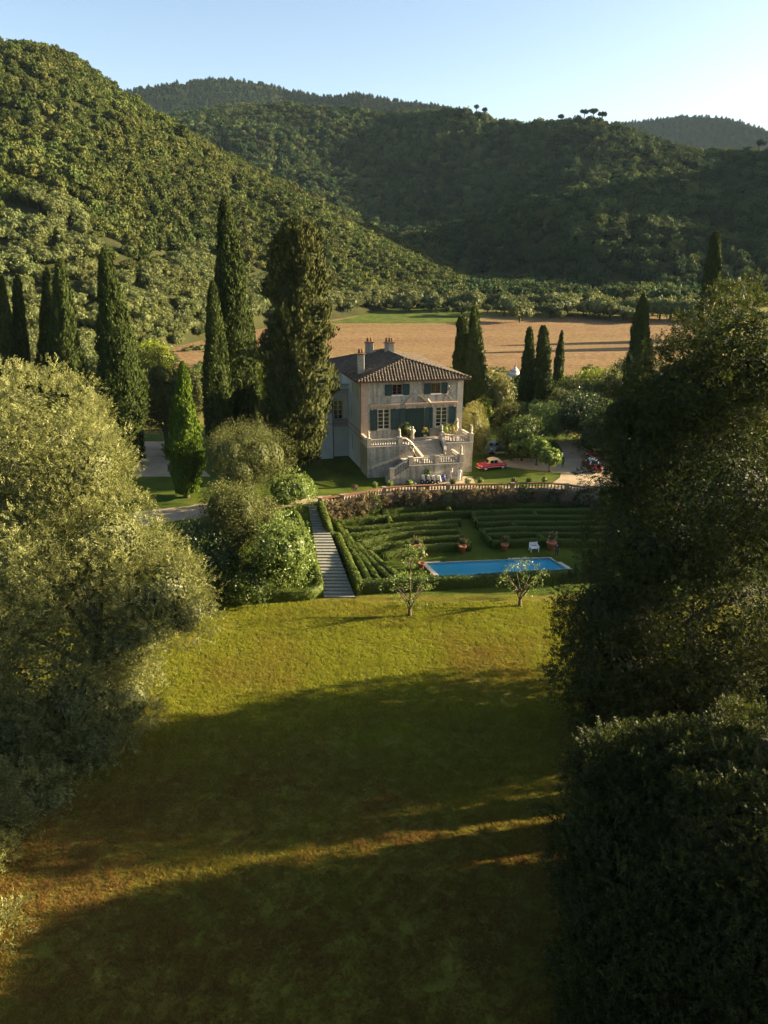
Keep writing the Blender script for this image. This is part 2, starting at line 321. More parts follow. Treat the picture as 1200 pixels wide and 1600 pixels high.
def low(y):                                                          # level below the balustrade, garden then lawn
    y = np.asarray(y, float)
    g = np.interp(y, [-400, 8, 22, 40, Y_BOT-1, Y_BOT+3, 66, Y_TOP], [-1.0, -1.2, -1.8, -2.6, -3.0, -2.85, -2.8, -2.1])
    return g
def up(x, y):
    return np.interp(y, [0, 115, 170, 300, 420, 9000], [0, 0, .3, 3.0, 3.5, 3.5])+0*x
def G(x, y):
    x = np.asarray(x, float); y = np.asarray(y, float)
    s = x-E(y); t_ = y-Wf(s)
    lo = low(y)
    rampz = np.where(y < Y_BOT, lo, np.interp(y, [Y_BOT, Y_TOP], [-3.1, -.05]))
    z = np.where(t_ >= 0, up(x, y), np.where(s > 0, lo, rampz))
    return z
def near_ground():
    S = np.concatenate([[-3000, -1200, -500, -250, -140], np.arange(-100, -40, 6), np.arange(-40, -5, 1.2), np.arange(-5, -.3, .6), [-.12, .12], np.arange(.4, 34, .33), np.arange(35, 60, 2), [70, 90, 130, 200, 400, 900, 2000, 4000]])
    Tt = np.concatenate([[-600, -200, -110], np.arange(-80, -29, 1.2), np.arange(-29, -.4, .33), [-.14, .14], np.arange(.6, 40, 1.5), np.arange(42, 120, 6), [140, 170, 220, 300, 420, 700, 1200, 2500, 6000]])
    s, t_ = np.meshgrid(S, Tt, indexing='ij')
    y = t_+Wf(s); x = s+E(y)
    lo = low(y); rampz = np.where(y < Y_BOT, lo, np.interp(y, [Y_BOT, Y_TOP], [-3.1, -.05]))
    z = np.where(t_ >= 0, up(x, y), np.where(s > 0, lo, rampz))
    z = np.where(in_quad(x, y, POOL, .02), z-2.3, z)
    nS, nT = s.shape; idx = np.arange(nS*nT).reshape(nS, nT)
    Q = np.stack([idx[:-1, :-1], idx[1:, :-1], idx[1:, 1:], idx[:-1, 1:]], -1).reshape(-1, 4)
    V = np.stack([x, y, z], -1).reshape(-1, 3); c = V[Q].mean(1)
    sm = c[:, 0]-E(c[:, 1]); tm = c[:, 1]-Wf(sm)
    mi = np.where(tm > 32, 1, np.where((tm > -27.3+0*tm), 2, 0)); mi = np.where((tm < 0) & (c[:, 1] < Y_BOT+.5), 0, mi)
    me = quads_mesh('ground', V, Q, mi=mi, smooth=False)
    for k in ('lawn', 'meadow', 'turf'): me.materials.append(M[k])
    return tag(link('ground', me), kind='structure')
near_ground()
def sheet(name, A, Bc, m, n=24, k=6, off=.02, rough=0.0, kind='structure'):
    """ruled sheet between two polylines of (x, y), laid on the ground"""
    def res(P):
        P = np.array(P, float); d = np.r_[0, np.cumsum(np.linalg.norm(np.diff(P, axis=0), axis=1))]; u = np.linspace(0, d[-1], n+1)
        return np.stack([np.interp(u, d, P[:, 0]), np.interp(u, d, P[:, 1])], -1)
    a, b = res(A), res(Bc); V = []
    if rough:
        dirv = nrm(b-a); u = np.arange(n+1)
        a = a+dirv*(rough*fbm(u*.37+3, u*0+5.5, 3))[:, None]; b = b+dirv*(rough*fbm(u*.41+9, u*0+1.5, 3))[:, None]
    g = np.linspace(0, 1, k+1); P = a[:, None]*(1-g[None, :, None])+b[:, None]*g[None, :, None]
    z = G(P[..., 0], P[..., 1])+off; V = np.concatenate([P, z[..., None]], -1).reshape(-1, 3)
    idx = np.arange((n+1)*(k+1)).reshape(n+1, k+1); Q = np.stack([idx[:-1, :-1], idx[:-1, 1:], idx[1:, 1:], idx[1:, :-1]], -1).reshape(-1, 4)
    return tag(link(name, quads_mesh(name, V, Q), None, m), kind=kind)
xy = lambda a, b, z=0: tuple(B(a, b, z)[:2])
# ploughed field, valley floor
fl = [(255, 600), (262, 560), (275, 530), (400, 498), (520, 494), (600, 483)]; fr_ = [(900, 606), (1000, 590), (1090, 560), (1130, 540), (1130, 515), (1060, 494)]
sheet('ploughed_field', [xy(250, 612), xy(240, 580), xy(270, 538), xy(420, 505), xy(610, 496, 3)], [xy(980, 612), xy(1120, 590), xy(1150, 550), xy(1130, 520), xy(1060, 491, 3)], M['field'], n=40, k=30, off=.06, rough=6)
sheet('meadow_strip', [xy(500, 505, 2), xy(560, 492, 3), xy(600, 478, 3)], [xy(715, 500, 3), xy(745, 491, 3), xy(720, 478, 3)], M['turf'], n=14, k=10, off=.12, rough=4)
# gravel: path along the wall, forecourt, drive
sheet('gravel_path', [xy(150, 822), xy(250, 808), xy(380, 797), xy(480, 789.5), xy(502, 788.2), xy(560, 779.5), xy(600, 771), xy(640, 768), xy(760, 765), xy(862, 762.6)],
      [xy(150, 802), xy(250, 793), xy(380, 783), xy(480, 777), xy(520, 774), xy(560, 769), xy(600, 765), xy(640, 760), xy(760, 760), xy(856, 760.5)], M['gravel'], n=70, k=3, off=.03, rough=.25)
sheet('forecourt', [xy(640, 761), xy(700, 761), xy(745, 761.5)], [xy(636, 746), xy(700, 744), xy(738, 745)], M['gravel'], n=16, k=4, off=.05, rough=.25)
sheet('driveway', [xy(852, 761.8), xy(873, 748), xy(881, 732), xy(880, 705), xy(868, 690)], [xy(1010, 786), xy(985, 755), xy(960, 735), xy(938, 705), xy(915, 690)], M['gravel'], n=20, k=8, off=.04, rough=.4)
sheet('worn_ground', [xy(205, 745), xy(215, 720), xy(215, 690)], [xy(330, 745), xy(310, 722), xy(290, 690)], M['gravel'], n=12, k=6, off=.03, rough=1.5)
sheet('dry_patch', [xy(775, 728), xy(782, 722), xy(800, 716)], [xy(880, 740), xy(878, 728), xy(872, 716)], M['gravel'], n=12, k=6, off=.02, rough=1)
# ------------------------------------------------------------------ hills
HILLS = {}
def hill(name, foot, ridge, m, amp, nu=150, nv=46, back=260, wl=90., prof=.92):
    pxs = np.linspace(min(foot[0][0], ridge[0][0]), max(foot[-1][0], ridge[-1][0]), nu)
    fp = np.array([[f[0], f[1], f[2]] for f in foot]); rp = np.array(ridge)
    Fp = np.array([B(p, np.interp(p, fp[:, 0], fp[:, 1]), np.interp(p, fp[:, 0], fp[:, 2])) for p in pxs])
    if len(foot[0]) == 4:
        def _f(p):
            q = ray(p, 478); D_ = np.interp(p, fp[:, 0], [f[3] for f in foot]); return np.array([q[0]/q[1]*D_, D_, np.interp(p, fp[:, 0], fp[:, 2])])
        Fp = np.array([_f(p) for p in pxs])
    Rp = np.array([BR(p, np.interp(p, rp[:, 0], rp[:, 1]), np.interp(p, rp[:, 0], rp[:, 2])) for p in pxs])
    d = nrm((Rp-Fp)[:, :2]); K = np.linspace(0, 1, nv); P = []
    P.append(np.c_[Fp[:, :2]-d*25, Fp[:, 2]-6])
    for k in K:
        xy_ = Fp[:, :2]*(1-k)+Rp[:, :2]*k; z = Fp[:, 2]+(Rp[:, 2]-Fp[:, 2])*(k**prof)
        z = z+amp*fbm(xy_[:, 0]/wl, xy_[:, 1]/wl, 4)*math.sin(math.pi*min(1, k*.96))*np.minimum(1, np.abs(Rp[:, 2]-Fp[:, 2])/60)
        P.append(np.c_[xy_, z])
    for q in (.25, .6, 1.0): P.append(np.c_[Rp[:, :2]+d*back*q, Fp[:, 2]+(Rp[:, 2]-Fp[:, 2])*(1-q*q)-4*q])
    P = np.array(P); a, b = P.shape[:2]; idx = np.arange(a*b).reshape(a, b)
    Q = np.stack([idx[:-1, :-1], idx[:-1, 1:], idx[1:, 1:], idx[1:, :-1]], -1).reshape(-1, 4)
    tag(link(name, quads_mesh(name, P.reshape(-1, 3), Q, smooth=True), None, m), kind='structure')
    HILLS[name] = P[1:1+nv+2]; return P
def hill_points(name, spacing, px_lim=(-60, 1260), klim=(0, 1.0), jitter=1.0):
    P = HILLS[name]; a, b = P.shape[:2]
    A_, B_, C_, D_ = P[:-1, :-1], P[:-1, 1:], P[1:, 1:], P[1:, :-1]
    area = np.linalg.norm(np.cross(B_-A_, D_-A_), axis=-1); n = int(area.sum()/spacing**2*1.25)
    cell = rng.choice(area.size, n, p=(area/area.sum()).ravel()); i, j = np.unravel_index(cell, area.shape)
    u = rng.random(n)[:, None]; v = rng.random(n)[:, None]
    pts = (A_[i, j]*(1-u)+B_[i, j]*u)*(1-v)+(D_[i, j]*(1-u)+C_[i, j]*u)*v
    k = (i+v[:, 0])/(a-1)
    depth = pts[:, 1]*math.cos(PITCH)+(H-pts[:, 2])*math.sin(PITCH); px = 600+F*pts[:, 0]/depth
    ok = (px > px_lim[0]) & (px < px_lim[1]) & (k >= klim[0]) & (k <= klim[1]); pts = pts[ok]; k = k[ok]; px = px[ok]
    # thin out points that crowd each other
    key = {}; keep = []; cs = spacing*.62
    for q, p in enumerate(pts):
        ci = (int(p[0]//cs), int(p[1]//cs)); 
        if ci in key: continue
        key[ci] = 1; keep.append(q)
    return pts[keep], k[keep], px[keep]
hill('left_hill', [(-700, 640, 0), (0, 585, 0), (200, 566, 0), (310, 530, 1.5), (420, 506, 2.5), (520, 494, 3), (620, 480, 3.2), (720, 478, 3.4), (820, 479, 3.5), (900, 482, 3.5)],
     [(-700, -60, 420), (-250, 20, 430), (0, 72, 440), (60, 75, 440), (110, 94, 440), (150, 122, 442), (200, 158, 445), (240, 183, 448), (300, 214, 450), (350, 243, 455), (400, 270, 460), (450, 293, 462), (500, 319, 462), (560, 349, 460), (600, 369, 455), (650, 395, 450), (700, 421, 445), (740, 444, 440), (780, 462, 430), (830, 478, 420), (900, 481, 410)], M['floor'], 17, nu=170, nv=50, wl=75, back=220, prof=.80)
hill('middle_hill', [(-200, 490, 3.5, 560), (300, 487, 3.5, 540), (650, 483, 3.5, 480), (800, 483, 3.5, 430), (900, 483, 3.5, 372), (1000, 486, 3.5, 350), (1200, 490, 3.5, 330), (1700, 500, 3.5, 320)],
     [(-200, 260, 1150), (150, 205, 1050), (280, 185, 1000), (330, 178, 980), (380, 172, 960), (460, 170, 930), (540, 176, 900), (600, 183, 880), (690, 174, 840), (740, 173, 820), (790, 189, 800), (850, 193, 780), (900, 188, 770), (940, 193, 760), (970, 199, 760), (1050, 226, 750), (1100, 239, 750), (1200, 238, 750), (1450, 170, 720), (1700, 120, 720)], M['floor'], 62, nu=200, nv=70, wl=210, back=300, prof=.95)
hill('back_hill', [(-100, 392, 8), (1300, 392, 8)],
     [(-100, 190, 1700), (120, 165, 1700), (215, 141, 1700), (270, 133, 1700), (330, 124, 1720), (400, 128, 1740), (450, 141, 1760), (505, 154, 1700), (560, 149, 1600), (620, 158, 1600), (690, 165, 1600), (760, 200, 1650), (1300, 260, 1700)], M['floor'], 40, nu=120, nv=30, wl=260, back=400)
hill('far_right_hill', [(800, 386, 8), (1500, 386, 8)],
     [(800, 260, 2300), (900, 215, 2300), (965, 195, 2250), (1010, 189, 2200), (1070, 182, 2200), (1130, 184, 2200), (1170, 196, 2200), (1200, 208, 2200), (1300, 235, 2200), (1500, 260, 2200)], M['floor'], 40, nu=80, nv=24, wl=260, back=400)
def east_mountain():                         # the valley's right flank, out of the frame: it shades the lower slope opposite
    X = np.linspace(230, 900, 60); Y = np.linspace(270, 1000, 60); x, y = np.meshgrid(X, Y, indexing='ij')
    foot = 300+.05*(y-300); z = np.clip((x-foot)/240, 0, 1)**.9*200*np.clip((y-468)/45, 0, 1)**.8*np.clip(1.1-(y-480)/600, .35, 1)*np.clip((1000-y)/150, 0, 1)
    z = z*(1-.6*np.clip((x-620)/280, 0, 1))+14*fbm(x/90, y/90)*np.clip(z/60, 0, 1)-3
    z = np.maximum(z, 76*np.exp(-((x-330)/62)**2-((y-440)/52)**2)-3)
    idx = np.arange(3600).reshape(60, 60); Q = np.stack([idx[:-1, :-1], idx[1:, :-1], idx[1:, 1:], idx[:-1, 1:]], -1).reshape(-1, 4)
    V = np.stack([x, y, z], -1).reshape(-1, 3); tag(link('east_hill', quads_mesh('east_hill', V, Q, smooth=True), None, M['floor']), kind='structure')
    return x, y, z
EM = east_mountain()
# ------------------------------------------------------------------ foliage builders
def sph(n):
    z = rng.uniform(-1, 1, n); a = rng.uniform(0, 2*np.pi, n); r = np.sqrt(1-z*z); return np.stack([r*np.cos(a), r*np.sin(a), z], -1)
def cards(c, d, nn, L, Wd):
    """rhombic leaf cards: base c, long axis d, face normal about nn"""
    d = nrm(d); s = nrm(np.cross(d, nn)); up_ = np.cross(s, d)
    L = np.broadcast_to(np.asarray(L, float), (len(c),))[:, None]; Wd = np.broadcast_to(np.asarray(Wd, float), (len(c),))[:, None]
    v0 = c-d*L*.5; v2 = c+d*L*.5; v1 = c+s*Wd*.5+up_*Wd*.12; v3 = c-s*Wd*.5+up_*Wd*.12
    V = np.stack([v0, v1, v2, v3], 1).reshape(-1, 3); Q = np.arange(len(c)*4).reshape(-1, 4); return V, Q
def blob(c, r, rough=.12, nu=12, nv=8):
    th = np.linspace(0.02, np.pi-.02, nv+1); ph = np.arange(nu)*2*np.pi/nu; T, Pp = np.meshgrid(th, ph, indexing='ij')
    k = 1+rough*fbm(T*2+c[0], Pp*1.5+c[1], 3)
    V = np.stack([c[0]+r[0]*k*np.sin(T)*np.cos(Pp), c[1]+r[1]*k*np.sin(T)*np.sin(Pp), c[2]+r[2]*k*np.cos(T)], -1).reshape(-1, 3)
    i = np.arange((nv+1)*nu).reshape(nv+1, nu); j = np.roll(i, -1, 1); Q = np.stack([i[:-1], i[1:], j[1:], j[:-1]], -1).reshape(-1, 4); return V, Q
def join(parts):
    Vs, Qs, vs = [], [], []; b = 0
    for V, Q, v in parts:
        Vs.append(V); Qs.append(Q+b); vs.append(np.broadcast_to(v, (len(V),))); b += len(V)
    return np.concatenate(Vs), np.concatenate(Qs), np.concatenate(vs)
def shell(l, size, dens=2.6, k=.8):
    r = (l[3]+l[4]+l[5])/3; n = int(max(26, dens*12.6*r*r/(size*size*.5))); n = min(n, 4500); d = sph(n)
    p = np.array(l[:3])+d*np.array(l[3:6])*k*rng.uniform(.8, 1.06, (n, 1)); return cards(p, np.cross(d, sph(n)), d+sph(n)*.35, size*rng.uniform(.8, 1.3, n), size*.62)
def crown_arr(lobes, nclump, per, rc, L, Wd, up_bias=.25, core=.74, flatness=1.0, low_cut=-.75):
    lobes = np.array(lobes, float); area = (lobes[:, 3]*lobes[:, 4]+lobes[:, 3]*lobes[:, 5]+lobes[:, 4]*lobes[:, 5])
    li = rng.choice(len(lobes), nclump*2, p=area/area.sum()); d = sph(nclump*2)
    c = lobes[li, :3]+d*lobes[li, 3:]*(rng.uniform(.78, 1.04, len(d))[:, None]); ok = d[:, 2] > low_cut
    for q in range(len(lobes)):
        e = np.linalg.norm((c-lobes[q, :3])/lobes[q, 3:], axis=1); ok &= (e > .76) | (li == q)
    c = c[ok][:nclump]; d = d[ok][:nclump]; n = len(c)
    rcl = rc*rng.uniform(.6, 1.3, n)
    ci = np.repeat(np.arange(n), per); dd = nrm(sph(n*per)+d[ci]*.55+np.array([0, 0, up_bias])); rr = rng.uniform(.45, 1.05, len(dd))*rcl[ci]
    p = c[ci]+dd*rr[:, None]*np.array([1, 1, flatness]); ax = nrm(dd*.6+sph(len(dd))*.9+np.array([0, 0, up_bias])); nn = nrm(dd+sph(len(dd))*.7)
    sz = rng.uniform(.65, 1.25, len(dd)); V, Q = cards(p, ax, nn, L*sz, Wd*sz)
    v = np.repeat(np.clip(.5+.28*(rng.random(n)[ci]-.5)*2+.35*(rng.random(len(dd))-.5)*2, 0, 1), 4); parts = [(V, Q, v)]
    if core:
        for l in lobes:
            bv, bq = shell(l, min(max(L*1.5, .13*float(l[3:6].mean())), 2.2*L), 2.2, k=core); parts.append((bv, bq, np.repeat(rng.uniform(.05, .5, len(bq)), 4)))
    return join(parts)
def crown_mesh(name, *a, **k):
    V, Q, v = crown_arr(*a, **k); return quads_mesh(name, V, Q, v)
def bush_lobes(rx, ry, h, n=5, base=0.0):
    L = [(0, 0, base+h*.52, rx*.78, ry*.78, h*.48)]
    for k in range(n):
        a = 2*math.pi*(k+random.random()*.7)/n; q = random.uniform(.42, .62)
        L.append((math.cos(a)*rx*.52, math.sin(a)*ry*.52, base+h*random.uniform(.35, .68), rx*q, ry*q, h*random.uniform(.28, .36)))
    return L
def trunk_mesh(name, h, r0, r1, limbs=4, spread=1.2, lean=0.0, top=None):
    mb = MB(); top = top or h*.6; pts = [(lean*k*k*.5, .08*math.sin(k*3), top*k) for k in (0, .12, .35, .65, 1)]
    mb.tube(pts, [r0*1.35, r0, r0*.82, (r0+r1)/2, r1], 8)
    for k in range(limbs):
        a = 2*math.pi*(k+.3*random.random())/limbs; b = pts[2 if k % 2 else 3]
        mb.tube([b, (b[0]+math.cos(a)*spread*.45, b[1]+math.sin(a)*spread*.45, b[2]+(h-b[2])*.4), (b[0]+math.cos(a)*spread, b[1]+math.sin(a)*spread, b[2]+(h-b[2])*.75)], [r1*.9, r1*.6, r1*.25], 6)
    return mb.mesh(name)
VCOL = bpy.data.collections.new('variants')                # unlinked: holds shapes that scattered stuff is made from
def scatter(name, pts, rot, scl, variants, mat_, parent=None, kind='stuff', vid=None):
    me = bpy.data.meshes.new(name); me.vertices.add(len(pts)); me.vertices.foreach_set('co', np.asarray(pts, np.float32).ravel())
    a = me.attributes.new('rot', 'FLOAT_VECTOR', 'POINT'); a.data.foreach_set('vector', np.asarray(rot, np.float32).ravel())
    scl = np.asarray(scl, np.float32); scl = np.repeat(scl[:, None], 3, 1) if scl.ndim == 1 else scl
    a = me.attributes.new('scl', 'FLOAT_VECTOR', 'POINT'); a.data.foreach_set('vector', np.ascontiguousarray(scl).ravel())
    if vid is None: vid = rng.integers(0, len(variants), len(pts))
    a = me.attributes.new('vid', 'INT', 'POINT'); a.data.foreach_set('value', np.asarray(vid, np.int32)); me.update()
    col = bpy.data.collections.new(name+'_shapes')
    for k, vm in enumerate(variants):
        if len(vm.materials) == 0: vm.materials.append(mat_)
        col.objects.link(bpy.data.objects.new('%s_shape%d' % (name, k), vm))
    ng = bpy.data.node_groups.new(name+'_scatter', 'GeometryNodeTree')
    ng.interface.new_socket('Geometry', in_out='INPUT', socket_type='NodeSocketGeometry'); ng.interface.new_socket('Geometry', in_out='OUTPUT', socket_type='NodeSocketGeometry')
    gi = ng.nodes.new('NodeGroupInput'); go = ng.nodes.new('NodeGroupOutput'); ip = ng.nodes.new('GeometryNodeInstanceOnPoints'); ci = ng.nodes.new('GeometryNodeCollectionInfo')
    ci.inputs['Collection'].default_value = col; ci.inputs['Separate Children'].default_value = True; ci.inputs['Reset Children'].default_value = True
    def attr(nm, ty):
        n_ = ng.nodes.new('GeometryNodeInputNamedAttribute'); n_.data_type = ty; n_.inputs['Name'].default_value = nm; return n_.outputs['Attribute']
    L = ng.links.new; L(gi.outputs[0], ip.inputs['Points']); L(ci.outputs[0], ip.inputs['Instance']); ip.inputs['Pick Instance'].default_value = True
    L(attr('vid', 'INT'), ip.inputs['Instance Index']); L(attr('rot', 'FLOAT_VECTOR'), ip.inputs['Rotation']); L(attr('scl', 'FLOAT_VECTOR'), ip.inputs['Scale']); L(ip.outputs[0], go.inputs[0])
    o = link(name, me, parent); md = o.modifiers.new('scatter', 'NODES'); md.node_group = ng
    if kind: o['kind'] = kind
    return o
# ------------------------------------------------------------------ forests on the slopes
def forest_variant(k, conifer=False, r=1.0):
    if conifer:
        z = rng.random(150); a = rng.uniform(0, 6.283, 150); rad = .85*(1-z**1.6)**.8+.05; p = np.stack([rad*np.cos(a), rad*np.sin(a), z*2.6-.2], -1)
        V, Q = cards(p, nrm(np.stack([np.cos(a), np.sin(a), -.4+0*a], -1)+sph(150)*.5), sph(150)+np.array([0, 0, 1]), .55, .38); V2, Q2 = blob((0, 0, .7), (.42, .42, 1.1), nu=7, nv=5)
        V, Q, v = join([(V, Q, np.repeat(rng.random(150), 4)), (V2, Q2, .1)])
    else:
        lob = [(0, 0, .55, .85, .85, .72)]+[(math.cos(a)*.5, math.sin(a)*.5, random.uniform(.4, .95), .5, .5, .42) for a in (random.random()*6.28 for _ in range(3))]
        V, Q, v = crown_arr(lob, 26, 15, .27, .26, .17, core=.8, low_cut=-.5)
    return quads_mesh('tree_shape%d' % k, V, Q, v)
FV = [forest_variant(k) for k in range(6)]; FVm = [forest_variant(10+k) for k in range(4)]; CV = [forest_variant(20+k, True) for k in range(3)]
def rots(n, tilt=.12): return np.stack([rng.normal(0, tilt, n), rng.normal(0, tilt, n), rng.uniform(0, 6.283, n)], -1)
p, k, px = hill_points('left_hill', 3.9)
olz = (k < .17+.06*np.sin(px/45)) & (px < 330) | (k < .085+.03*np.sin(px/30))
far = p[~olz]; n = len(far); dist = np.hypot(far[:, 0], far[:, 1])
sc1 = rng.uniform(1.7, 3.3, n)*(1+.25*(vnoise(far[:, 0]/25, far[:, 1]/25)-.5)); scl = np.stack([sc1, sc1, sc1*rng.uniform(.85, 1.35, n)], -1); far[:, 2] -= .4
order = np.argsort(dist/sc1); indiv = order[:260]; rest = order[260:]
scatter('hillside_forest', far[rest], rots(len(rest)), scl[rest], FV, M['forest'])
for vm in FV:
    if len(vm.materials) == 0: vm.materials.append(M['forest'])
for q in indiv:
    o = link('forest_tree', FV[int(rng.integers(6))], loc=tuple(far[q])); o.scale = tuple(scl[q]); o.rotation_euler = (0, 0, random.random()*6.28)
    tag(o, 'rounded green oak in the lowest rows of the wood on the left hillside', 'tree', 'forest trees at the foot of the left hill')
p, k, px = hill_points('left_hill', 3.3, klim=(0, .3))
olz = (k < .17+.06*np.sin(px/45)) & (px < 330) | (k < .085+.03*np.sin(px/30)); oliv_pts = p[olz]
p, k, px = hill_points('middle_hill', 5.8); n = len(p); s_ = rng.uniform(2.6, 4.7, n)*(.8+.5*vnoise(p[:, 0]/60, p[:, 1]/60)); p[:, 2] -= .5
scatter('middle_hill_forest', p, rots(n), np.stack([s_, s_, s_*rng.uniform(.85, 1.3, n)], -1), FVm, M['forest_mid'])
for nm, sp in (('back_hill', 7), ('far_right_hill', 8)):
    p, k, px = hill_points(nm, sp, klim=(.35, 1)); n = len(p); s_ = rng.uniform(2.4, 4.6, n)
    scatter(nm+'_forest', p, rots(n, .03), np.stack([s_, s_, s_*rng.uniform(.6, 1.0, n)], -1), CV, M['forest_far'])
x, y, z = EM; i = rng.integers(0, 59, 2500); j = rng.integers(0, 59, 2500); pp = np.stack([x[i, j]+rng.uniform(0, 11, 2500), y[i, j]+rng.uniform(0, 12, 2500), z[i, j]], -1); pp = pp[pp[:, 2] > 4]
s_ = rng.uniform(4, 7, len(pp)); scatter('east_hill_forest', pp, rots(len(pp)), s_, FVm, M['forest_mid'])
n = 900; pxv = rng.uniform(560, 1320, n); Dv = rng.uniform(302, 420, n); pp = np.stack([[ray(a, 480)[0]/ray(a, 480)[1]*d for a, d in zip(pxv, Dv)], Dv, np.full(n, 3.0)], -1); s_ = rng.uniform(2.4, 4.6, n)
scatter('valley_wood', pp, rots(n), np.stack([s_, s_, s_*1.15], -1), FVm, M['forest_mid'])
# olives: grove on the left slope, belt at the far edge of the field
def olive_variant(k):
    V, Q, v = crown_arr([(0, 0, 1.0, .95, .95, .62), (.4, .2, 1.05, .6, .6, .5), (-.4, .3, .95, .6, .6, .5), (0, -.5, 1.0, .6, .55, .5)], 40, 18, .26, .20, .10, core=.78)
    V2, Q2 = blob((0, 0, .3), (.09, .09, .5), nu=6, nv=4); V, Q, v = join([(V, Q, v), (V2, Q2, 0.)]); return quads_mesh('olive_crown%d' % k, V, Q, v)
OV = [olive_variant(k) for k in range(4)]
for vm in OV: vm.materials.append(M['olive'])
d_ = np.hypot(oliv_pts[:, 0], oliv_pts[:, 1]); oliv_pts = oliv_pts[np.argsort(d_)]
def place_olive(p, s, label, group):
    o = link('olive_tree', OV[int(rng.integers(4))], loc=(p[0], p[1], p[2]-.3*s)); o.scale = (s, s, s*random.uniform(.8, 1.1)); o.rotation_euler = (0, 0, random.random()*6.28); tag(o, label, 'tree', group)
ocount = 0
for q, pt in enumerate(oliv_pts[:170]):
    left = pt[0] < -45; ocount += 1
    place_olive(pt, random.uniform(2.0, 3.1), 'grey-green olive tree in the grove on the slope behind the left cypresses' if left else 'grey-green olive tree in the belt between the field and the wooded hill', 'olives of the left grove' if left else 'olives at the foot of the hill')
if len(oliv_pts) > 170:
    r_ = oliv_pts[170:]; scatter('olive_grove', r_, rots(len(r_)), rng.uniform(2.2, 3.3, len(r_)), OV, M['olive'])
for q in range(110):
    a = rng.uniform(560, 1190); yb = np.interp(a, [560, 720, 830, 1000, 1190], [478, 488, 491, 494, 500])-rng.normal(2.2, 3.0); pt = B(a, yb, 3.3)
    place_olive(pt, random.choice((1.3, 1.8, 2.6, 3.2, 3.9, 4.6))*random.uniform(.9, 1.1), 'rounded olive bush in the belt along the far edge of the ploughed field', 'bushes along the far field edge')
# ------------------------------------------------------------------ the villa
HO = B(566, 735, 0)[:2]; FA = R_(10.5); UD = np.array([math.cos(FA), math.sin(FA)]); VD = np.array([-math.sin(R_(17.5)), math.cos(R_(17.5))])
HW, HD, HZ = 13.5, 16.0, 11.95
def HL(u, v, z=0): q = HO+UD*u+VD*v; return (q[0], q[1], z)
villa = empty('villa', HL(0, 0, 0)); tag(villa, 'old Tuscan villa with hipped tile roof, green shutters and stained cream plaster', 'house')
VLOC = Vector(HL(0, 0, 0))
def hpart(name, mb, m, parent=None):
    o = mb.obj(name, m, parent or villa); o.matrix_parent_inverse = Matrix.Translation(-VLOC); 
    return o
def wall_holes(mb, P, a0, a1, z0, z1, holes, dep, out_sign=1, m=0):
    """P(a, z, d): point on the wall, d metres behind its face; holes (a0, a1, z0, z1) get reveals"""
    xs = sorted(set([a0, a1]+[h[0] for h in holes]+[h[1] for h in holes])); zs = sorted(set([z0, z1]+[h[2] for h in holes]+[h[3] for h in holes]))
    for i in range(len(xs)-1):
        for j in range(len(zs)-1):
            ca, cz = (xs[i]+xs[i+1])/2, (zs[j]+zs[j+1])/2
            if any(h[0] < ca < h[1] and h[2] < cz < h[3] for h in holes): continue
            f = (0, 1, 2, 3) if out_sign > 0 else (3, 2, 1, 0)
            mb.add([P(xs[i], zs[j], 0), P(xs[i+1], zs[j], 0), P(xs[i+1], zs[j+1], 0), P(xs[i], zs[j+1], 0)], [f], m)
    for h in holes:
        c = [(h[0], h[2]), (h[1], h[2]), (h[1], h[3]), (h[0], h[3])]
        for q in range(4):
            a, b = c[q], c[(q+1) % 4]; mb.add([P(a[0], a[1], 0), P(b[0], b[1], 0), P(b[0], b[1], dep), P(a[0], a[1], dep)], [(0, 1, 2, 3)], m)
PF = lambda a, z, d: HL(a, d, z)
PLs = lambda a, z, d: HL(d, a, z)
fwin = [(4.05, 5.35, 10.0, 11.35), (9.2, 10.5, 10.0, 11.35), (2.15, 3.75, 5.5, 8.15), (9.95, 11.55, 5.5, 8.15), (5.95, 8.35, 4.15, 8.15)]
mb = MB(); wall_holes(mb, PF, 0, HW, 0, HZ, fwin, .28)
mb.add([HL(HW, 0, 0), HL(HW, HD, 0), HL(HW, HD, HZ), HL(HW, 0, HZ)], [(0, 1, 2, 3)]); mb.add([HL(0, HD, 0), HL(HW, HD, 0), HL(HW, HD, HZ), HL(0, HD, HZ)], [(3, 2, 1, 0)])
hpart('front_wall', mb, M['plaster'])
swin = [(4.2, 4.75, 9.6, 11.0), (1.9, 2.45, 9.3, 11.0), (5.0, 5.6, 5.9, 7.6), (4.6, 5.1, 1.6, 3.6), (1.2, 1.55, 6.3, 7.6)]
mb = MB(); wall_holes(mb, PLs, 0, HD, 0, HZ, swin, .2, -1); hpart('side_wall', mb, M['render'])
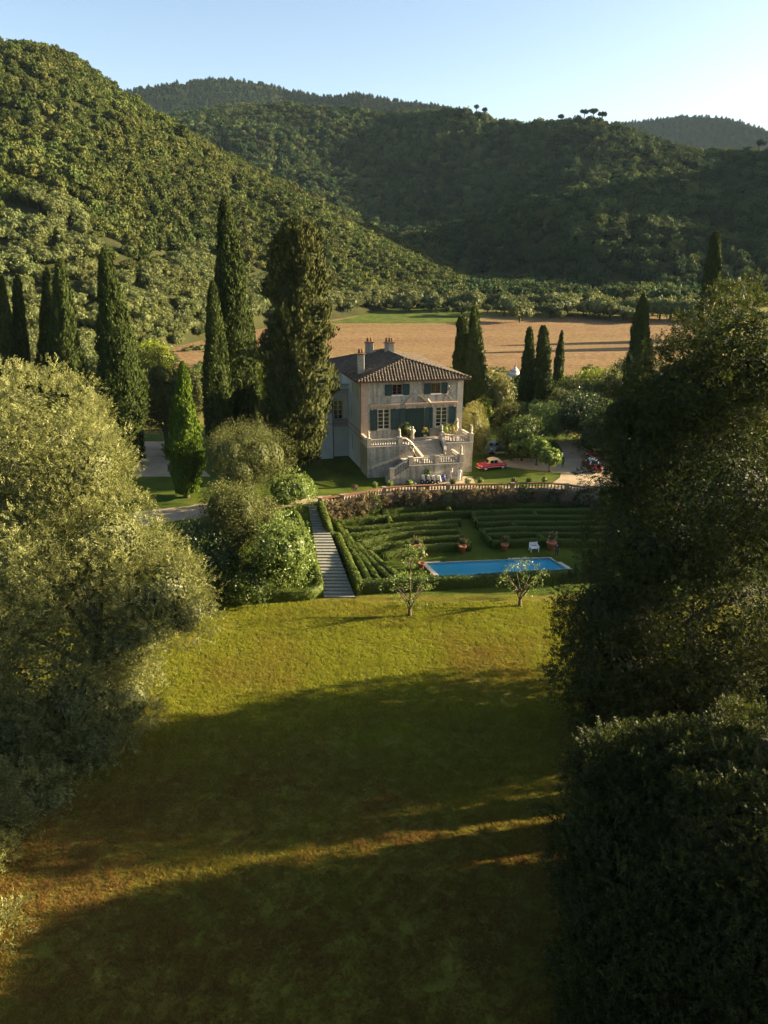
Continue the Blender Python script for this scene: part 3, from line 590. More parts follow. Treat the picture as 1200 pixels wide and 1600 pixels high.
# wing behind on the left
mb = MB(); WZ = 10.3; wu0, wu1, wv0, wv1 = -7.5, 0.0, 7.2, 14.5
PWg = lambda a, z, d: HL(a, wv0+d, z)
wwin = [(-1.95, -.65, 5.35, 8.0)]
wall_holes(mb, PWg, -2.25, -.003, 0, WZ, wwin, .3); mb.add([HL(-2.25, wv0-.9, 0), HL(-2.25, wv0, 0), HL(-2.25, wv0, WZ), HL(-2.25, wv0-.9, WZ)], [(0, 1, 2, 3)])
mb.add([HL(wu0, wv0-.9, 0), HL(-2.25, wv0-.9, 0), HL(-2.25, wv0-.9, WZ), HL(wu0, wv0-.9, WZ)], [(0, 1, 2, 3)])
mb.add([HL(wu0, wv0-.9, 0), HL(wu0, wv1, 0), HL(wu0, wv1, WZ), HL(wu0, wv0-.9, WZ)], [(3, 2, 1, 0)]); mb.add([HL(wu0, wv1, 0), HL(-.01, wv1, 0), HL(-.01, wv1, WZ), HL(wu0, wv1, WZ)], [(3, 2, 1, 0)])
mb.add([HL(wu0, wv0-.9, WZ-.5), HL(-.01, wv0-.9, WZ-.5), HL(-.01, wv1, WZ-.5), HL(wu0, wv1, WZ-.5)], [(0, 1, 2, 3)])
hpart('wing_wall', mb, M['render'])
mb = MB(); mb.box(wu0-.1, -.02, wv0-1.0, wv0-.72, WZ, WZ+.16, T=HL); mb.box(wu0-.1, wu0+.15, wv0-.72, wv1, WZ, WZ+.16, T=HL); hpart('parapet_coping', mb, M['stone'])
mb = MB(); mb.box(-4.6, -.02, wv0+3.4, wv0+6, WZ-.4, WZ+1.3, T=HL); hpart('roof_terrace_room', mb, M['render'])
mb = MB(); mb.box(-2.2, -.05, wv0-.34, wv0-.22, 5.35, 5.47, T=HL); mb.box(-2.2, -.05, wv0-.36, wv0-.2, 4.4, 4.55, T=HL)
bw = hpart('wing_balcony', mb, M['stone'])
M['dullstone'] = flat('dull_brown_stone', (.27, .21, .155), .9, .15, var=.3)
BAL = MB().lathe([(.085, 0), (.085, .05), (.05, .09), (.095, .26), (.085, .34), (.045, .52), (.06, .6), (.085, .64), (.085, .7)], 6).mesh('baluster'); BAL.materials.append(M['stone']); BALG = BAL.copy(); BALG.materials.clear(); BALG.materials.append(M['dullstone'])
def baluster(parent, p, s=1.0, rel=None, me=None):
    o = bpy.data.objects.new('baluster', me or BAL); o.parent = parent; COL.objects.link(o); b = rel if rel is not None else (0, 0, 0)
    o.location = (p[0]-b[0], p[1]-b[1], p[2]-b[2]); o.scale = (1.25, 1.25, s); return o
for q in range(8): baluster(villa, HL(-2.05+q*.26, wv0-.28, 4.57), 1.1, VLOC)
for z0, z1 in ((5.05, 5.2), (4.35, 4.5)):
    mb = MB(); mb.box(-.09, -.002, 0, wv0-.004, z0, z1, T=HL); hpart('string_course', mb, M['pinkstone'])
mb = MB(); mb.box(wu0, -2.3, wv0-.97, wv0-.902, 4.9, 5.05, T=HL); hpart('string_course', mb, M['pinkstone'])
mb = MB(); mb.box(-.05, .8, -.07, -.002, 0, HZ-.05, T=HL); mb.box(-.06, -.003, 0, .7, 0, 4.3, T=HL); hpart('corner_pilaster', mb, M['pinkstone'])
mb = MB(); mb.box(HW-.75, HW+.05, -.07, -.002, 0, HZ-.05, T=HL); hpart('corner_pilaster', mb, M['stone'])
mb = MB(); mb.tube([HL(-.13, -.12, 0), HL(-.13, -.12, HZ-.1)], .06, 6); hpart('drainpipe', mb, M['copper'])
mb = MB(); mb.tube([HL(-2.33, wv0-1.0, 0), HL(-2.33, wv0-1.0, WZ-.2)], .05, 6); hpart('drainpipe', mb, M['iron'])
# windows
def window(P, a0, a1, z0, z1, d=.16, mull=1, bars=4, fm='frame'):
    mb = MB(); fw = .09
    T = lambda a, dd, z: P(a, z, dd)
    mb.box(a0, a0+fw, d, d+.07, z0, z1, T=T); mb.box(a1-fw, a1, d, d+.07, z0, z1, T=T); mb.box(a0+fw, a1-fw, d, d+.07, z0, z0+fw, T=T); mb.box(a0+fw, a1-fw, d, d+.07, z1-fw, z1, T=T)
    am = (a0+a1)/2
    if mull: mb.box(am-.06, am+.06, d-.015, d+.075, z0+fw, z1-fw, T=T)
    for k in range(1, bars):
        zz = z0+(z1-z0)*k/bars; mb.box(a0+fw, a1-fw, d+.01, d+.05, zz-.022, zz+.022, T=T)
    f = hpart('window', mb, M[fm])
    g = MB(); g.add([P(a0+.02, z0+.02, d+.06), P(a1-.02, z0+.02, d+.06), P(a1-.02, z1-.02, d+.06), P(a0+.02, z1-.02, d+.06)], [(0, 1, 2, 3)]); o = g.obj('pane', M['glass'], f)
    return f
def sub(name, mb, m, par): return mb.obj(name, m, par)
def shutter(P, a0, a1, z0, z1, m='shutter', d=-.05, sl=9):
    mb = MB(); T = lambda a, dd, z: P(a, z, dd)
    mb.box(a0, a0+.07, d-.05, d, z0, z1, T=T); mb.box(a1-.07, a1, d-.05, d, z0, z1, T=T); mb.box(a0+.07, a1-.07, d-.05, d, z0, z0+.1, T=T); mb.box(a0+.07, a1-.07, d-.05, d, z1-.1, z1, T=T)
    n = max(4, int((z1-z0)/.16))
    for k in range(n):
        zz = z0+.1+(z1-z0-.2)*k/n; mb.add([P(a0+.07, zz, d-.045), P(a1-.07, zz, d-.045), P(a1-.07, zz+.13, d-.005), P(a0+.07, zz+.13, d-.005)], [(0, 1, 2, 3)])
    return hpart('shutter', mb, M[m])
for (a0, a1, z0, z1) in fwin[:4]:
    f = window(PF, a0, a1, z0, z1, bars=3 if z1 > 9 else 5, fm='frame' if z1 < 9 else 'copper')
    s = MB(); s.box(a0-.12, a1+.12, -.16, .1, z0-.12, z0-.003, T=HL); sub('sill', s, M['white'] if z1 > 9 else M['stone'], f)
shutter(PF, 3.05, 4.0, 9.95, 11.4, 'shutter_dark'); shutter(PF, 5.4, 6.3, 9.95, 11.4, 'shutter_dark'); shutter(PF, 8.25, 9.15, 9.95, 11.4, 'shutter_dark'); shutter(PF, 10.55, 11.4, 9.95, 11.4, 'shutter')
shutter(PF, 1.1, 2.05, 5.4, 8.2); shutter(PF, 3.85, 5.0, 5.4, 8.2); shutter(PF, 11.65, 12.6, 5.4, 8.2, 'shutter_dark'); shutter(PF, 9.15, 9.5, 5.4, 8.2)
door = MB(); T = lambda a, dd, z: PF(a, z, dd); door.box(5.95, 7.13, .12, .2, 4.15, 8.13, T=T); door.box(7.17, 8.35, .12, .2, 4.15, 8.13, T=T); dd = hpart('front_door', door, M['shutter_dark'])
shutter(PF, 5.05, 5.92, 4.3, 8.2); shutter(PF, 8.38, 9.1, 4.3, 8.2)
for (a0, a1, z0, z1) in swin: window(PLs, a0, a1, z0, z1, d=.12, mull=0, bars=2, fm='shutter_dark')
f = window(PWg, *wwin[0], d=.2, bars=4, fm='frame')
# cornices over the piano nobile
def cornice(a0, a1, z, h=.3):
    mb = MB(); mb.box(a0, a1, -.32, -.003, z, z+h*.45, T=HL); mb.box(a0+.1, a1-.1, -.2, -.004, z-.22, z, T=HL); mb.box(a0+.25, a0+.5, -.16, -.005, z-.6, z-.22, T=HL); mb.box(a1-.5, a1-.25, -.16, -.005, z-.6, z-.22, T=HL); hpart('cornice', mb, M['pinkstone'])
cornice(1.0, 5.0, 8.75); cornice(5.6, 8.75, 8.75); cornice(9.1, 12.8, 8.75)
mb = MB(); pts = [(5.75+2.85*k/12, 8.9+1.15*math.sin(math.pi*k/12)**.8) for k in range(13)]
for k in range(12):
    (a, za), (b, zb) = pts[k], pts[k+1]
    mb.hexa([HL(a, -.26, max(8.89, za-.2)), HL(b, -.26, max(8.89, zb-.2)), HL(b, -.003, max(8.89, zb-.2)), HL(a, -.003, max(8.89, za-.2)), HL(a, -.26, za), HL(b, -.26, zb), HL(b, -.003, zb), HL(a, -.003, za)])
hpart('arched_pediment', mb, M['stone'])
for a, b in ((4.7, 5.6), (8.75, 9.35)):                                           # carved scrolls between the cornices
    mb = MB()
    for q in range(7):
        t_ = q/6; mb.ell(HL(a+(b-a)*t_, -.06, 8.5+.75*(t_ if a < 6 else 1-t_)), (.16, .12, .16), 6, 4)
    hpart('stone_scroll', mb, M['stone'])
mb = MB()
for q in range(60): mb.ell(HL(random.uniform(10.9, 13.3), -.005, random.uniform(8.95, 11.6)), (random.uniform(.08, .28), .035, random.uniform(.08, .26)), 7, 4)
hpart('plaster_bumps', mb, M['plaster'])  # thin plaster bumps scattered over the upper right of the facade
# roof
OV_ = .75; ez = 12.0; rz_ = 14.25
c0, c1, c2, c3 = [np.array(HL(*q)) for q in ((-OV_, -OV_, ez), (HW+OV_, -OV_, ez), (HW+OV_, HD+OV_, ez), (-OV_, HD+OV_, ez))]
rA = B(632.8, 560.5, rz_); rB = B(599, 546.5, rz_)
mb = MB(); mb.add([c0, c1, c2, c3, rA, rB], [(0, 1, 4), (1, 2, 5, 4), (2, 3, 5), (3, 0, 4, 5)]); hpart('roof', mb, M['tile'])
lo_ = [p_-np.array([0, 0, .22]) for p_ in (c0, c1, c2, c3)]; mb = MB(); mb.add([c0-[0, 0, .03], c1-[0, 0, .03], c2-[0, 0, .03], c3-[0, 0, .03]]+lo_, [(0, 1, 5, 4), (1, 2, 6, 5), (2, 3, 7, 6), (3, 0, 4, 7), (4, 5, 6, 7)]); hpart('eaves', mb, M['copper'])
def tiles(name, e0, e1, poly):
    """barrel tiles in courses from the eave e0-e1 up to the polygon's edge"""
    e0, e1 = np.array(e0), np.array(e1); ex = nrm(e1-e0); n = nrm(np.cross(ex, np.array(poly[0])-e0)); n = n if n[2] > 0 else -n; uy = np.cross(n, ex); uy = uy if uy[2] > 0 else -uy
    W_ = np.linalg.norm(e1-e0); P2 = [((np.array(p_)-e0)@ex, (np.array(p_)-e0)@uy) for p_ in poly]; pl = [(0, 0)]+P2+[(W_, 0)]
    V, Q, vv = [], [], []; sp = .40; ns = 4
    for r_ in range(int(W_/sp)):
        s = (r_+.5)*sp; hmax = 0
        for a, b in zip(pl[:-1], pl[1:]):
            if (a[0]-s)*(b[0]-s) <= 0 and abs(a[0]-b[0]) > 1e-6: t_ = (s-a[0])/(b[0]-a[0]); hmax = max(hmax, a[1]+(b[1]-a[1])*t_)
        k = 0; h = -.04
        while h < hmax-.12:
            h1 = min(h+.46, hmax); v = rng.random(); b0 = len(V); jx = rng.normal(0, .012)
            for hh, r0, lift in ((h-.05, .155, .035), (h1, .125, .0)):
                for q in range(ns+1):
                    an = math.pi*q/ns; p_ = e0+ex*(s+jx+r0*math.cos(an))+uy*hh+n*(r0*.72*math.sin(an)+lift); V.append(p_); vv.append(v)
            for q in range(ns): Q.append((b0+q, b0+q+1, b0+ns+2+q, b0+ns+1+q))
            h = h1; k += 1
    o = link(name, quads_mesh(name, V, Q, vv, smooth=True), villa, M['tile']); o.matrix_parent_inverse = Matrix.Translation(-VLOC); o['kind'] = 'stuff'
tiles('roof_tiles', c0, c1, [rA]); tiles('roof_tiles', c3, c0, [rB, rA]); tiles('roof_tiles', c1, c2, [rA, rB]); tiles('roof_tiles', c2, c3, [rB])
for a, b in ((c0, rA), (c1, rA), (rA, rB), (c2, rB), (c3, rB)):
    mb = MB(); L_ = np.linalg.norm(b-a); k_ = int(L_/.45)
    for q in range(k_):
        p0 = a+(b-a)*q/k_; p1 = a+(b-a)*(q+1.1)/k_; mb.tube([p0+[0, 0, .08], p1+[0, 0, .05]], [.17, .14], 6)
    hpart('ridge_tiles', mb, M['tile'])
def chimney(p, w_, h, pots, cap=.14):
    mb = MB(); x, y, z = p; mb.box(x-w_/2, x+w_/2, y-.4, y+.4, z-1, z+h); c = hpart('chimney', mb, M['plaster'])
    s = MB(); s.box(x-w_/2-.14, x+w_/2+.14, y-.54, y+.54, z+h, z+h+cap); sub('chimney_cap', s, M['copper'], c)
    for k in range(pots):
        s = MB(); xx = x+(k-(pots-1)/2)*w_/(pots+.2); s.lathe([(.16, 0), (.13, .35), (.16, .42), (.05, .6)], 7, (xx, y, z+h+cap)); sub('chimney_pot', s, M['copper'], c)
q = B(563.8, 580, 12.75); chimney(q, .9, 2.2, 2); q = B(577, 552, 13.7); chimney(q, 1.15, 1.5, 2); q = B(608, 551, 14.1); chimney(q, 1.3, 1.35, 3)
mb = MB(); q = B(608, 551, 14.1); mb.tube([(q[0], q[1], 15.4), (q[0], q[1], 17.6)], .025, 4); hpart('antenna', mb, M['iron'])
# ------------------------------------------------------------------ terrace with stairs
TZ = 4.1; LZ = 2.4
def HI(x, y):                                     # world -> (u, v)
    m_ = np.array([[UD[0], VD[0]], [UD[1], VD[1]]]); return np.linalg.solve(m_, np.array([x, y])-HO)
tfl = HI(*B(574.5, 743, 0)[:2]); tfr = HI(*B(739, 739, 0)[:2]); tv = -(abs(tfl[1])+abs(tfr[1]))/2-.3
ll = HI(*B(637, 754.5, 0)[:2]); lr = HI(*B(725, 753.5, 0)[:2]); lv = (ll[1]+lr[1])/2
TU0, TU1 = tfl[0]-.3, tfr[0]; LU0, LU1 = ll[0], lr[0]
terr = empty('stone_terrace', HL(TU0, tv, 0)); tag(terr, 'raised stone terrace with balustrades and split stairs in front of the villa', 'terrace'); TLOC = Vector(HL(TU0, tv, 0))
def tpart(name, mb, m, par=None):
    o = mb.obj(name, m, par or terr); o.matrix_parent_inverse = Matrix.Translation(-TLOC); return o
print('terrace', TU0, TU1, tv, LU0, LU1, lv)
su0 = HI(*B(641, 708, LZ)[:2])[0]; su1 = su0+3.7          # flight between landing and terrace
# walls as a ring of blocks
mb = MB(); mb.box(TU0, su0-.25, tv, -.01, 0, TZ-.02, T=HL); tpart('terrace_wall', mb, M['plaster'])
mb = MB(); mb.box(su1+.25, TU1, tv, -.01, 0, TZ-.02, T=HL); tpart('terrace_wall', mb, M['plaster'])
mb = MB(); mb.box(su0-.25, su1+.25, tv+1.9, -.012, 0, TZ-.02, T=HL); tpart('terrace_wall', mb, M['plaster'])
mb = MB(); mb.box(LU0, LU1, lv, tv-.003, 0, LZ-.02, T=HL); tpart('landing_wall', mb, M['plaster'])
mb = MB(); mb.box(TU0-.08, su0-.25, tv-.08, -.013, TZ-.02, TZ+.06, T=HL); mb.box(su1+.25, TU1+.08, tv-.08, -.013, TZ-.02, TZ+.06, T=HL); mb.box(su0-.248, su1+.248, tv+1.85, -.013, TZ-.02, TZ+.061, T=HL); tpart('terrace_floor', mb, M['coping'])
mb = MB(); mb.box(LU0-.07, LU1+.07, lv-.07, tv-.09, LZ-.02, LZ+.06, T=HL); tpart('landing_floor', mb, M['coping'])
ns_ = 9
for k in range(ns_):
    z1 = LZ+(TZ-LZ)*(k+1)/ns_+.05; v0 = tv-.09+(1.94)*k/ns_; fl_ = .25*(k/ns_)**2
    mb = MB(); mb.box(su0-fl_*0, su1+fl_*0, v0, tv+1.849, z1-.19 if k else LZ-.3, z1, T=HL); tpart('step', mb, M['stone'])
# left flight down from the landing
fz = [LZ-(k+1)*.2 for k in range(8)]
for k, z in enumerate(fz):
    mb = MB(); mb.box(LU0-.33*(k+1), LU0-.33*k-.002, lv, lv+1.5, 0, z, T=HL); tpart('step', mb, M['plaster'])
def rail(P, zs, spacing=.30, pier_ends=(True, True), hh=.98, posts=True):
    """balustrade along (u, v) points with floor heights zs"""
    P = [np.array(p_, float) for p_ in P]
    for i in range(len(P)-1):
        a, b = P[i], P[i+1]; za, zb = zs[i], zs[i+1]; L_ = np.linalg.norm(b-a); d = (b-a)/L_; nn = np.array([-d[1], d[0]])*.14
        for z_, t_, nm in ((.06, .12, 'plinth_rail'), (hh-.13, .13, 'handrail')):
            mb = MB(); w_ = 1.0 if nm == 'plinth_rail' else 1.25
            mb.hexa([HL(*(a-nn*w_), za+z_), HL(*(b-nn*w_), zb+z_), HL(*(b+nn*w_), zb+z_), HL(*(a+nn*w_), za+z_), HL(*(a-nn*w_), za+z_+t_), HL(*(b-nn*w_), zb+z_+t_), HL(*(b+nn*w_), zb+z_+t_), HL(*(a+nn*w_), za+z_+t_)])
            tpart(nm, mb, M['stone'] if nm == 'plinth_rail' else M['coping'])
        n = max(1, int(L_/spacing))
        for q in range(n):
            t_ = (q+.5)/n; p_ = a+(b-a)*t_; z_ = za+(zb-za)*t_; baluster(terr, HL(p_[0], p_[1], z_+.17), .98, TLOC)
def pier(u, v, z, h=1.05, w_=.26, base=0.0):
    mb = MB(); mb.box(u-w_, u+w_, v-w_, v+w_, z+.06-base, z+h, T=HL); mb.box(u-w_-.05, u+w_+.05, v-w_-.05, v+w_+.05, z+h, z+h+.1, T=HL); tpart('pier', mb, M['stone'])
e_ = .22
rail([(TU0+e_, -.1), (TU0+e_, tv+e_+.3)], [TZ, TZ]); rail([(TU0+e_+.3, tv+e_), (su0-2.35, tv+e_)], [TZ, TZ])
rail([(su0-1.9, tv+e_+.05), (su0-1.25, tv+e_+.02), (su0-.65, tv-.05), (su0-.25, tv-.25), (su0-.1, lv+.55)], [TZ, TZ-.05, TZ-.5, TZ-1.1, LZ], spacing=.27)
rail([(su1+.22, tv+1.3), (su1+.18, tv+.4), (su1+.1, tv-.4)], [TZ, TZ-.75, LZ], spacing=.3)
rail([(su1+.5, tv+1.2), (su1+1.1, tv+.5), (su1+1.9, tv+e_)], [TZ, TZ, TZ], spacing=.3)
rail([(su1+2.1, tv+e_), (TU1-e_-.3, tv+e_)], [TZ, TZ]); rail([(TU1-e_, tv+e_+.3), (TU1-e_, -.2)], [TZ, TZ])
mid = (LU0+LU1)/2+.1
rail([(LU0+.5, lv+e_), (mid-.3, lv+e_)], [LZ, LZ]); rail([(mid+.3, lv+e_), (LU1-e_-.3, lv+e_)], [LZ, LZ]); rail([(LU1-e_, lv+e_+.3), (LU1-e_, tv-.2)], [LZ, LZ])
rail([(LU0-.05, lv+e_), (LU0-2.0, lv+e_)], [LZ-.05, LZ-1.25], spacing=.3)
for u, v, z in ((TU0+e_, tv+e_, TZ), (su0-2.1, tv+e_, TZ), (TU1-e_, tv+e_, TZ), (LU0+e_, lv+e_, LZ), (mid, lv+e_, LZ), (LU1-e_, lv+e_, LZ), (su1+.25, tv+1.5, TZ)): pier(u, v, z)
pier(LU0-2.2, lv+e_, LZ-1.35, base=1.0)
# ------------------------------------------------------------------ statues, pots on the terrace
def statue(loc, h, label, rz=0, lean=.1):
    o = empty('stone_statue', loc, rz); tag(o, label, 'statue', 'statues on the terrace balustrade')
    mb = MB(); mb.lathe([(.2, 0), (.2, .06), (.13, .1), (.12, .2), (.18, .24)], 8); mb.obj('pedestal', M['stone'], o)
    s = h-.24; mb = MB()
    mb.lathe([(.17*s, .24), (.19*s, .24+.15*s), (.13*s, .24+.42*s), (.16*s, .24+.62*s), (.17*s, .24+.72*s), (.07*s, .24+.8*s)], 8)
    mb.ell((.02, 0, .24+.9*s), (.08*s, .085*s, .1*s), 8, 6); mb.tube([(.15*s, 0, .24+.72*s), (.27*s, .04, .24+.55*s), (.16*s, .12*s, .24+.42*s)], [.05*s, .04*s, .035*s], 6); mb.tube([(-.15*s, 0, .24+.72*s), (-.26*s, .02, .24+.82*s), (-.2*s, .05, .24+1.0*s)], [.05*s, .04*s, .03*s], 6)
    mb.obj('figure', M['stone'], o); return o
statue(HL(TU0+e_, tv+e_, TZ+1.16), 1.0, 'small stone bust on the left corner pier of the terrace')
statue(HL(su0-2.1, tv+e_, TZ+1.16), 1.1, 'small stone statue on the pier where the left stair rail begins to curve', 1)
statue(HL(su0+.1, tv+1.7, TZ+.06), 2.0, 'tall stone statue at the top of the steps, left of the yellow flowers', .5)
statue(HL(su1+.25, tv+1.5, TZ+1.16), 1.0, 'round stone bust on the pier at the top right of the steps', .3)
statue(HL(LU1-e_, lv+e_, LZ+1.16), 1.2, 'stone bust on the right corner pier of the lower landing', 2)
statue(HL(TU1-e_-.9, -.5, TZ+.9), 1.7, 'thin stone statue at the far right edge of the terrace', 2.2)
statue(HL(TU1-e_, tv+e_, TZ+1.16), 1.2, 'slender stone statue on the right corner pier of the terrace', -1)
def pot_plant(loc, label, lm, fm=None, ph=.45, pr=.25, bh=.7, br=.4, cat='potted plant', group=None, potm='terracotta', name='potted_plant'):
    o = empty(name, loc); tag(o, label, cat, group)
    mb = MB(); mb.lathe([(pr*.68, 0), (pr*.95, ph*.85), (pr*1.08, ph*.86), (pr*1.08, ph), (pr*.85, ph), (pr*.8, ph*.9)], 10); mb.obj('pot', M[potm], o)
    V, Q, v = crown_arr([(0, 0, ph+bh*.55, br, br, bh*.5)], 22, 14, br*.4, .13, .075, core=.6); link('foliage', quads_mesh('foliage', V, Q, v), o, M[lm])
    if fm: V, Q, v = crown_arr([(0, 0, ph+bh*.62, br*1.05, br*1.05, bh*.5)], 16, 8, .12, .12, .1, core=0); link('blossom', quads_mesh('blossom', V, Q, v), o, M[fm])
    return o
pot_plant(HL(su0+1.9, tv+2.0, TZ+.065), 'white pot of yellow flowers at the top of the terrace steps', 'bush', 'yellow', .7, .2, .8, .4, potm='coping')
pot_plant(HL(su0-.6, -.9, TZ+.065), 'large leafy plant in a pot left of the green door', 'bush', None, .5, .35, 1.7, .8)
pot_plant(HL(su1+.9, -1.3, TZ+.065), 'pale leafy plant crowding the terrace right of the door', 'bush_pale', None, .4, .35, 1.5, .75)
pot_plant(HL(su1+2.0, -.8, TZ+.065), 'white blossoming plant under the right-hand window', 'willow', 'pink', .4, .3, 1.4, .7)
pot_plant(HL(su0+.2, -.6, TZ+.065), 'low green shrub in a pot beside the left door shutter', 'bush_pale', None, .4, .28, .9, .5)
# ------------------------------------------------------------------ balustraded retaining wall of the garden
SW = [0.0]+[float(s_) for s_ in ws if 0 < s_ < 34]+[34.0]
Wp = []
for s_ in SW:
    yy = float(Wf(s_)); Wp.append(np.array([s_+float(E(yy)), yy]))
gw = empty('garden_balustrade', (Wp[0][0], Wp[0][1], 0)); tag(gw, 'long low stone balustrade on the retaining wall above the hedge maze', 'balustrade'); GL = Vector((Wp[0][0], Wp[0][1], 0))
def gpart(name, mb, m):
    o = mb.obj(name, m, gw); o.matrix_parent_inverse = Matrix.Translation(-GL); return o
for i in range(len(Wp)-1):
    a, b = Wp[i], Wp[i+1]; L_ = np.linalg.norm(b-a); d = (b-a)/L_; nn = np.array([-d[1], d[0]])
    def blk(w0, w1, z0, z1, nm, m_, e=.0):
        mb = MB(); q = [a-d*e+nn*w0, b+d*e+nn*w0, b+d*e+nn*w1, a-d*e+nn*w1]; mb.hexa([(*p_, z0) for p_ in q]+[(*p_, z1) for p_ in q]); gpart(nm, mb, M[m_])
    blk(-.24, .3, -2.6, .02, 'retaining_wall', 'dullstone', .02); blk(-.17, .12, .02, .14, 'plinth_rail', 'dullstone'); blk(-.22, .17, .74, .87, 'handrail', 'copper')
    n = int(L_/.36)
    for q in range(n):
        t_ = (q+.5)/n; p_ = a+(b-a)*t_; baluster(gw, (p_[0]-nn[0]*.02, p_[1]-nn[1]*.02, .14), .86, GL, BALG)
for p_ in [Wp[0]]+[Wp[i] for i in range(2, len(Wp), 2)]:
    mb = MB(); mb.box(p_[0]-.25, p_[0]+.25, p_[1]-.27, p_[1]+.2, -2.5, .95); gpart('pier', mb, M['dullstone'])
# ------------------------------------------------------------------ stepped path
st = empty('stepped_path', (float(E(Y_BOT))-1.6, Y_BOT, -3)); tag(st, 'wide stepped path of weathered stone slabs running down between two hedges', 'steps'); SL = Vector(st.location)
nst = 31
for k in range(nst):
    y0 = Y_BOT+(Y_TOP-.3-Y_BOT)*k/nst; y1 = Y_BOT+(Y_TOP-.3-Y_BOT)*(k+1)/nst; z = -3+3*(k+1)/nst; mb = MB(); P8 = []
    g_ = .05; jz = random.uniform(-.02, .02); wl_ = lambda yy: float(np.interp(yy, [Y_BOT, Y_TOP], [B(506, 934, -3)[0], B(481, 791, 0)[0]]))+random.uniform(-.04, .04); wr_ = lambda yy: float(E(yy))-.12
    q = [(wl_(y0+g_), y0+g_), (wr_(y0+g_), y0+g_), (wr_(y1-g_*1.6), y1-g_*1.6), (wl_(y1-g_*1.6), y1-g_*1.6)]
    mb.hexa([(*p_, z-.5) for p_ in q]+[(*p_, z-.03+jz) for p_ in q]); o = mb.obj('step', M['slab'], st); o.matrix_parent_inverse = Matrix.Translation(-SL)
# ------------------------------------------------------------------ pool
def offset_quad(P, d):
    out = []; n = len(P)
    for i in range(n):
        a, b, c = P[i-1], P[i], P[(i+1) % n]; n1 = np.array([-(b-a)[1], (b-a)[0]]); n2 = np.array([-(c-b)[1], (c-b)[0]]); n1 = n1/np.linalg.norm(n1); n2 = n2/np.linalg.norm(n2)
        if (P.mean(0)-a)@n1 > 0: n1 = -n1
        if (P.mean(0)-b)@n2 > 0: n2 = -n2
        m_ = (n1+n2); m_ = m_/(1+n1@n2); out.append(b+m_*d)
    return np.array(out)
pc = POOL.mean(0); pz = float(low(pc[1])); pool = empty('swimming_pool', (pc[0], pc[1], pz)); tag(pool, 'long rectangular turquoise swimming pool with pale stone coping', 'pool'); PL_ = Vector(pool.location)
IN = offset_quad(POOL, -.04); OUT = offset_quad(POOL, .42)
for i in range(4):
    a, b, c_, d_2 = IN[i], IN[(i+1) % 4], OUT[(i+1) % 4], OUT[i]; L_ = np.linalg.norm(b-a); n = max(3, int(L_/1.0))
    for q in range(n):
        t0, t1 = q/n+.004, (q+1)/n-.004; pq = [a+(b-a)*t0, a+(b-a)*t1, d_2+(c_-d_2)*t1, d_2+(c_-d_2)*t0]
        mb = MB(); mb.hexa([(*p_, pz-.2) for p_ in pq]+[(*p_, pz+.07) for p_ in pq]); o = mb.obj('coping_slab', M['coping'], pool); o.matrix_parent_inverse = Matrix.Translation(-PL_)
mb = MB()
for i in range(4):
    a, b = IN[i], IN[(i+1) % 4]; mb.add([(*a, pz-1.2), (*b, pz-1.2), (*b, pz+.05), (*a, pz+.05)], [(0, 1, 2, 3)])
mb.add([(*p_, pz-1.2) for p_ in IN], [(0, 1, 2, 3)]); o = mb.obj('basin', M['pool'], pool); o.matrix_parent_inverse = Matrix.Translation(-PL_)
mb = MB(); mb.add([(*p_, pz-.12) for p_ in offset_quad(POOL, -.045)], [(0, 1, 2, 3)]); o = mb.obj('water_surface', M['water'], pool); o.matrix_parent_inverse = Matrix.Translation(-PL_)
